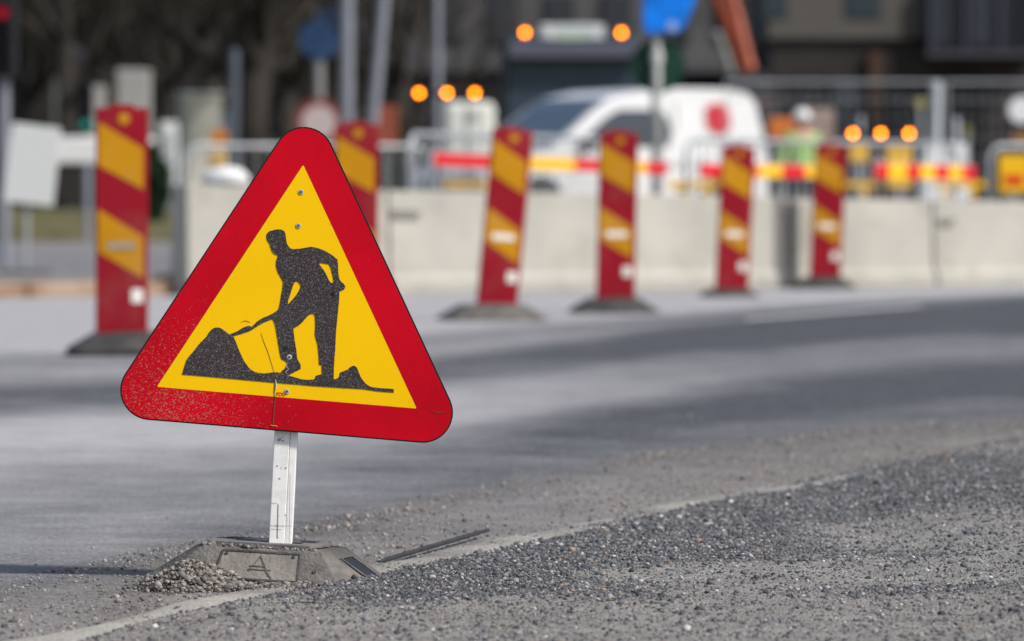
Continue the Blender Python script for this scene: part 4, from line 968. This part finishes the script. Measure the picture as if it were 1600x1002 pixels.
MB().box((0, 0, 1.0), (.28, .3, 1.75)).build("housing", M['white'], r, .02); MB().box((0, -.155, 1.0), (.2, .012, 1.4)).build("door", M['pale'], r)
MB().box((0, 0, .06), (.32, .34, .12)).build("plinth", M['dark_metal'], r)
# yellow-orange lamps on the left fence, white dome
c = P(340, 300, 168); r = empty("warning_lamp", (c.x, c.y, 0), label="yellow and red warning lamp unit on the fence left of the sign", cat="warning lamp")
MB().box((0, 0, CAM_H + (304 - 250) / 168), (.17, .08, .17)).build("battery_box", mat("dull_yellow", (.55, .36, .12), .6), r, .02)
MB().disc((.02, -.02, CAM_H + (304 - 215) / 168), (0, 1, 0), .085, .06, 24).build("lens", mat("dull_orange_lens", (.50, .19, .04), .4), r)
MB().tube([(0, .05, 0), (0, .05, CAM_H + .4)], .02, 8).build("stand", M['galv'], r)
c = P(352, 300, 225); r = empty("sandbag", (*xy(352, 224), .73), label="white sandbag lying on the left end of the concrete barrier", cat="sandbag")
sb_ = MB().tube([(-.17, .16, .05), (-.12, .16, .06), (0, .15, .07), (.1, .16, .06), (.16, .17, .05)], [.02, .07, .085, .075, .02], 14).build("bag", M['white'], r, smooth=True)

# cream box trailer under the left lamps
c = P(733, 300, 118); r = empty("site_trailer", (c.x, c.y, 0), label="cream boxed site trailer beneath the left-hand row of amber lamps", cat="trailer")
MB().box((0, .5, 1.42), (.68, .9, .98)).build("box", mat("cream_box_paint", (.62, .63, .57), .6, .05, 2), r, .10, 4)
MB().box((0, .5, .82), (.76, 1.0, .16)).build("chassis", mat("red_brown_chassis", (.10, .03, .025), .7), r, .01)
for k in (-.3, .3): MB().disc((k, .3, .36), (1, 0, 0), .34, .16, 26).build("wheel", M['tyre'], r, .02)
MB().disc((.05, .04, 1.72), (0, 1, 0), .06, .02, 16).build("vent", M['grey_metal'], r)

# small yellow signs on far fence, dark hoarding with white disc and amber strip
sign_panel("fence_sign", P(1438, 162, 132), .11, .11, mat("olive_yellow", (.32, .30, .09), .6), "small olive-yellow sign on the mesh fence left of the thick pale post", "sign")
sign_panel("fence_sign", P(1511, 205, 132), .09, .12, mat("olive_dull", (.20, .20, .08), .6), "dull olive sign on the mesh fence right of the pale posts", "sign")
sign_panel("site_hoarding", P(1640, 190, 124), 1.1, .9, mat("hoarding_dark", (.018, .017, .022), .6), "dark site board with a white disc and an amber strip at the right edge", "board", [(-.29, -.20, .36, .12, mat("amber_strip", (.30, .14, .04), .6), "amber_strip")])
hb = MB().disc((P(1596, 170, 124).x - P(1640, 170, 124).x, -.03, CAM_H + (304 - 172) / 124), (0, 1, 0), .17, .02, 30)
ho = [o for o in bpy.data.objects if o.name.startswith("site_hoarding")][0]; hb.build("white_disc", M['white'], ho)

# mesh construction fence
def mesh_fence(x0, x1, Y0, lab):
    r = empty("mesh_fence", (x0, Y0, 0), label=lab, cat="fence", group="tall wire mesh site fences"); L_ = x1 - x0; H = 1.95
    MB().tube([(0, 0, .1), (0, 0, H), (L_, 0, H), (L_, 0, .1), (0, 0, .12)], .015, 8).build("frame", M['galv'], r)
    w = MB()
    for i in range(1, int(L_ / .11)): w.tube([(i * .11, 0, .1), (i * .11, 0, H)], .0016, 4, False)
    for k in range(1, 9): w.tube([(0, 0, k * .22), (L_, 0, k * .22)], .0016, 4, False)
    w.tube([(0, 0, H - .22), (L_, 0, H - .22)], .003, 6)
    w.build("wire_mesh", M['galv'], r)
    for x in (.1, L_ - .1): MB().box((x, 0, .06), (.2, .6, .12)).build("concrete_foot", M['concrete'], r, .01)
mesh_fence(2.4, 4.85, 64, "tall wire mesh site fence behind the tail of the white van")
mesh_fence(4.9, 7.35, 64, "tall wire mesh site fence at the far right behind the pale posts")

# ---------------------------------------------------------------- buildings
def building(x0, x1, Y0, depth, parts, lab, name="apartment_building"):
    r = empty(name, ((x0 + x1) / 2, Y0, 0), label=lab, cat="building"); W_ = x1 - x0
    return r, W_
M['dark_brick'] = mat("dark_brick", (.035, .030, .030), .9, .25, .8, .3, 8)
M['taupe'] = mat("taupe_render", (.102, .095, .088), .9, .08, .3)
r, W_ = building(6.0, 34, 132, 12, None, "building with a taupe upper storey and dark ground floor at the upper right")
MB().box((0, 6, 2.15), (W_, 12, 4.3)).build("ground_floor_wall", M['dark_brick'], r)
MB().box((0, 5.9, 8.8), (W_ + .1, 12.1, 9.0)).build("upper_wall", M['taupe'], r)
MB().box((0, 5.9, 13.45), (W_ + .6, 12.7, .3)).build("roof", M['dark_metal'], r)
cx0 = 20.0
def bx(px): return (px - 800) / 67.3 - cx0
for px, w in ((1347, .85), (1210, .6), (1560, .9)):
    for z in (5.55, 8.6, 11.4):
        f = MB().box((bx(px), -.14, z), (w, .06, 1.6)).build("window", M['dark_metal'], r); MB().box((bx(px), -.18, z), (w - .14, .03, 1.46)).build("pane", mat("pane_slate", (.035, .05, .062), .15) if 'slate' not in M else M['slate'], f)
for px, w, c_ in ((1322, .7, (.045, .055, .065)), (1400, .5, (.02, .02, .025)), (1265, .8, (.02, .02, .025)), (1500, 1.2, (.012, .012, .016)), (1195, .5, (.05, .05, .06))):
    f = MB().box((bx(px), -.03, 2.1), (w, .06, 2.6)).build("shop_window", M['black'], r); MB().box((bx(px), -.08, 2.1), (w - .1, .04, 2.5)).build("pane", mat("shop_pane", c_, .2), f)
MB().box((bx(1366), -.1, 2.2), (.28, .2, 3.6)).build("brown_column", mat("brown_column", (.075, .04, .025), .8), r)
MB().box((bx(1528), -.35, 4.9), (2.4, .4, 1.8)).build("balcony_back", M['black'], r, .03)
for k, cc_ in ((-.98, .03), (-.5, .012), (-.05, .035), (.42, .02), (.92, .012)): MB().box((bx(1528) + k, -1.36, 4.72), (.42, .03, 1.2)).build("balcony_pane", mat("balcony_glass_reflections", (cc_, cc_ * 1.15, cc_ * 1.5), .3), r)  # pane tones alternate to put window reflections into the glass colour
MB().box((bx(1528), -.75, 3.92), (2.6, 1.4, .14)).build("balcony_floor", mat("balcony_slab", (.055, .058, .072), .8), r)
for k in (-1.2, -.4, .4, 1.2): MB().box((bx(1528) + k, -1.42, 4.75), (.06, .05, 1.5)).build("balcony_rail_post", mat("rail_post", (.07, .08, .11), .6), r)

r, W_ = building(-4, 6.5, 150, 10, None, "grey building with pale concrete bands behind the truck and amber lamps", "office_building")
MB().box((0, 5, 1.95), (W_, 10, 3.9)).build("ground_floor_wall", mat("near_black_brick", (.026, .022, .024), .9, .3, 1), r)
MB().box((0, 4.9, 7.0), (W_ + .1, 10.1, 6.2)).build("upper_wall", mat("mid_grey_render", (.115, .112, .116), .9, .4, .6), r)
MB().box((0, -.12, 4.05), (W_, .2, .3)).build("concrete_band", mat("grey_band", (.12, .12, .125), .9), r)
for k in range(-3, 4):
    f = MB().box((k * 1.5, -.18, 5.3), (.8, .06, 1.3)).build("window", M['dark_metal'], r); MB().box((k * 1.5, -.22, 5.3), (.68, .03, 1.18)).build("pane", mat("office_pane", (.05, .055, .065), .2), f)
MB().box((0, 4.9, 10.2), (W_ + .4, 10.4, .25)).build("roof", M['dark_metal'], r)
for k in range(-3, 4): f = MB().box((k * 1.5 + .3, -.03, 1.7), (.9, .05, 2.2)).build("shop_window", M['black'], r)

r, W_ = building(-26, -3.6, 150, 12, None, "dark brown building behind the bare trees on the left", "brick_building")
MB().box((0, 6, 5), (W_, 12, 10)).build("wall", mat("dark_umber_brick", (.024, .022, .021), .95, .3, .7), r)
MB().box((0, 6, 10.1), (W_ + .5, 12.5, .25)).build("roof", M['dark_metal'], r)
for k in range(-6, 7):
    for z in (2.0, 4.8, 7.6):
        f = MB().box((k * 1.65, -.04, z), (.85, .08, 1.3)).build("window", M['dark_metal'], r); MB().box((k * 1.65, -.09, z), (.73, .03, 1.18)).build("pane", mat("slate_pane", (.05, .05, .06), .3), f)
# pale gate pillars showing through the trees
def pillar(px, s, y0, w, lab, hh=None):
    c = P(px, 300, s); zt = CAM_H + (304 - y0) / s; r = empty("gate_pillar", (c.x, c.y, .35), label=lab, cat="pillar", group="pale gate pillars among the trees")
    MB().box((0, 0, zt / 2 - .2), (w, .5, zt - .4)).build("shaft", mat("pale_stone", (.31, .305, .29), .9, .1, 1.5), r, .02)
    MB().box((0, 0, zt - .45), (w + .03, .52, .06)).build("cap", mat("pale_stone_cap", (.33, .33, .31), .9), r, .02)
pillar(210, 100, 104, .5, "wider pale pillar showing above the nearest marker board")
pillar(148, 100, 130, .36, "narrower pale pillar left of the wider one above the marker board")
pillar(92, 80, 100, .2, "thinnest pale pillar above the white board on the left")

# ---------------------------------------------------------------- bare trees and shrubs
M['bark'] = mat("grey_brown_bark", (.034, .030, .026), .95, .35, 3, .8, 12)
M['twig'] = mat("brown_twigs", (.042, .037, .029), .95, .3, 2)
def bare_tree(X_, Y_, h, rad, lab, seed):
    rs = random.Random(seed); r = empty("bare_tree", (X_, Y_, .3), label=lab, cat="tree", group="bare trees on the left")
    tr = MB(); tw = MB(); th = h * .34
    base = [Vector((0, 0, -.4)), Vector((rs.uniform(-.05, .05), 0, th * .5)), Vector((rs.uniform(-.12, .12), rs.uniform(-.1, .1), th))]
    tr.tube(base, [rad * 1.35, rad, rad * .85], 12)
    def grow(p, d, l, rr, lvl):
        q = p; pts = [p]; 
        for i in range(3):
            d = (d + Vector((rs.uniform(-.22, .22), rs.uniform(-.22, .22), rs.uniform(-.05, .18)))).normalized(); q = q + d * l / 3; pts.append(q)
        (tr if lvl < 2 else tw).tube(pts, [rr, rr * .85, rr * .7, rr * .5], 7 if lvl < 2 else 4, False)
        if lvl < 4:
            for k in range(rs.choice((3, 4)) if lvl < 3 else 4):
                a = rs.choice(pts[1:]); nd = (d + Vector((rs.uniform(-1, 1), rs.uniform(-1, 1), rs.uniform(-.35, .8)))).normalized()
                grow(a, nd, l * rs.uniform(.55, .8), rr * .5, lvl + 1)
    for k in range(6):
        a = 2 * math.pi * k / 6 + rs.uniform(-.4, .4); z = th * rs.uniform(.45, 1)
        grow(Vector((base[2].x * z / th, 0, z)), Vector((math.cos(a), math.sin(a), rs.uniform(.3, 1.3))).normalized(), h * .26, rad * .5, 0)
    grow(base[2], Vector((0, 0, 1)), h * .3, rad * .8, 0)
    tr.build("trunk", M['bark'], r, smooth=True); tw.build("crown", M['twig'], r)
TR = [(35, 88, .17, "bare tree above the white board at the far left"), (105, 96, .14, "bare tree between the white board and the nearest marker board"), (170, 84, .20, "bare tree between the two wider pale pillars"), (258, 90, .18, "bare tree just right of the nearest marker board"),
      (330, 82, .2, "bare tree behind the cream utility cabinet"), (398, 94, .26, "bare tree with a thick trunk left of the warning sign's tip"), (448, 80, .22, "bare tree directly behind the warning sign's tip"), (520, 72, .2, "bare tree behind the round blue sign"), (628, 76, .18, "bare tree right of the leaning lamp post")]
for i, (px, s, rad, lab) in enumerate(TR):
    c = P(px, 300, s); bare_tree(c.x, c.y, 7.5 + (i % 3), rad, lab, 50 + i)
def shrub(px, s, w, h, lab, seed, m=None):
    rr_ = np.random.default_rng(seed); c = P(px, 300, s); r = empty("shrub", (c.x, c.y, .25), label=lab, cat="shrub", group="dark shrubs below the trees"); n = 2600
    p = rr_.normal(size=(n, 3)); p /= np.linalg.norm(p, axis=1)[:, None]; p *= rr_.uniform(.45, 1, (n, 1)) ** .5
    p *= 1 + .25 * np.sin(p[:, :1] * 5 + seed) ; p = p * [w / 2, w / 3, h / 2] + [0, 0, h / 2]
    u = rr_.normal(size=(n, 3)) * .045; v = rr_.normal(size=(n, 3)) * .045
    vv = np.stack([p, p + u, p + u + v, p + v], 1).reshape(-1, 3); mb = MB(); mb.v = [tuple(x) for x in vv]; mb.f = [(4 * i, 4 * i + 1, 4 * i + 2, 4 * i + 3) for i in range(n)]
    mb.build("foliage", m or M['leaf'], r)
    st = MB()
    for k in range(5): st.tube([(0, 0, -.2), (rr_.uniform(-.3, .3) * w, rr_.uniform(-.1, .1), h * .8)], [.02, .006], 6)
    st.build("stems", M['bark'], r)
M['leaf'] = mat("dark_shrub_leaves", (.030, .030, .018), .9, .5, 4)
M['leaf2'] = mat("green_shrub_leaves", (.02, .045, .022), .9, .5, 4)
shrub(60, 90, 1.5, 1.5, "dark shrub behind the plain white board", 1)
shrub(118, 95, 1.2, 1.0, "dark shrub under the white box trailer's left end", 2)
shrub(240, 110, .32, 1.05, "slim dark green shrub at the right edge of the nearest marker board", 3, M['leaf2'])
shrub(400, 85, 2.0, 1.6, "dark shrub behind the fence left of the warning sign", 4)
shrub(490, 95, 1.6, 1.3, "dark shrub behind the barrier and the second marker board", 5)
shrub(610, 95, 1.4, 1.6, "dark shrub right of the second marker board", 6)
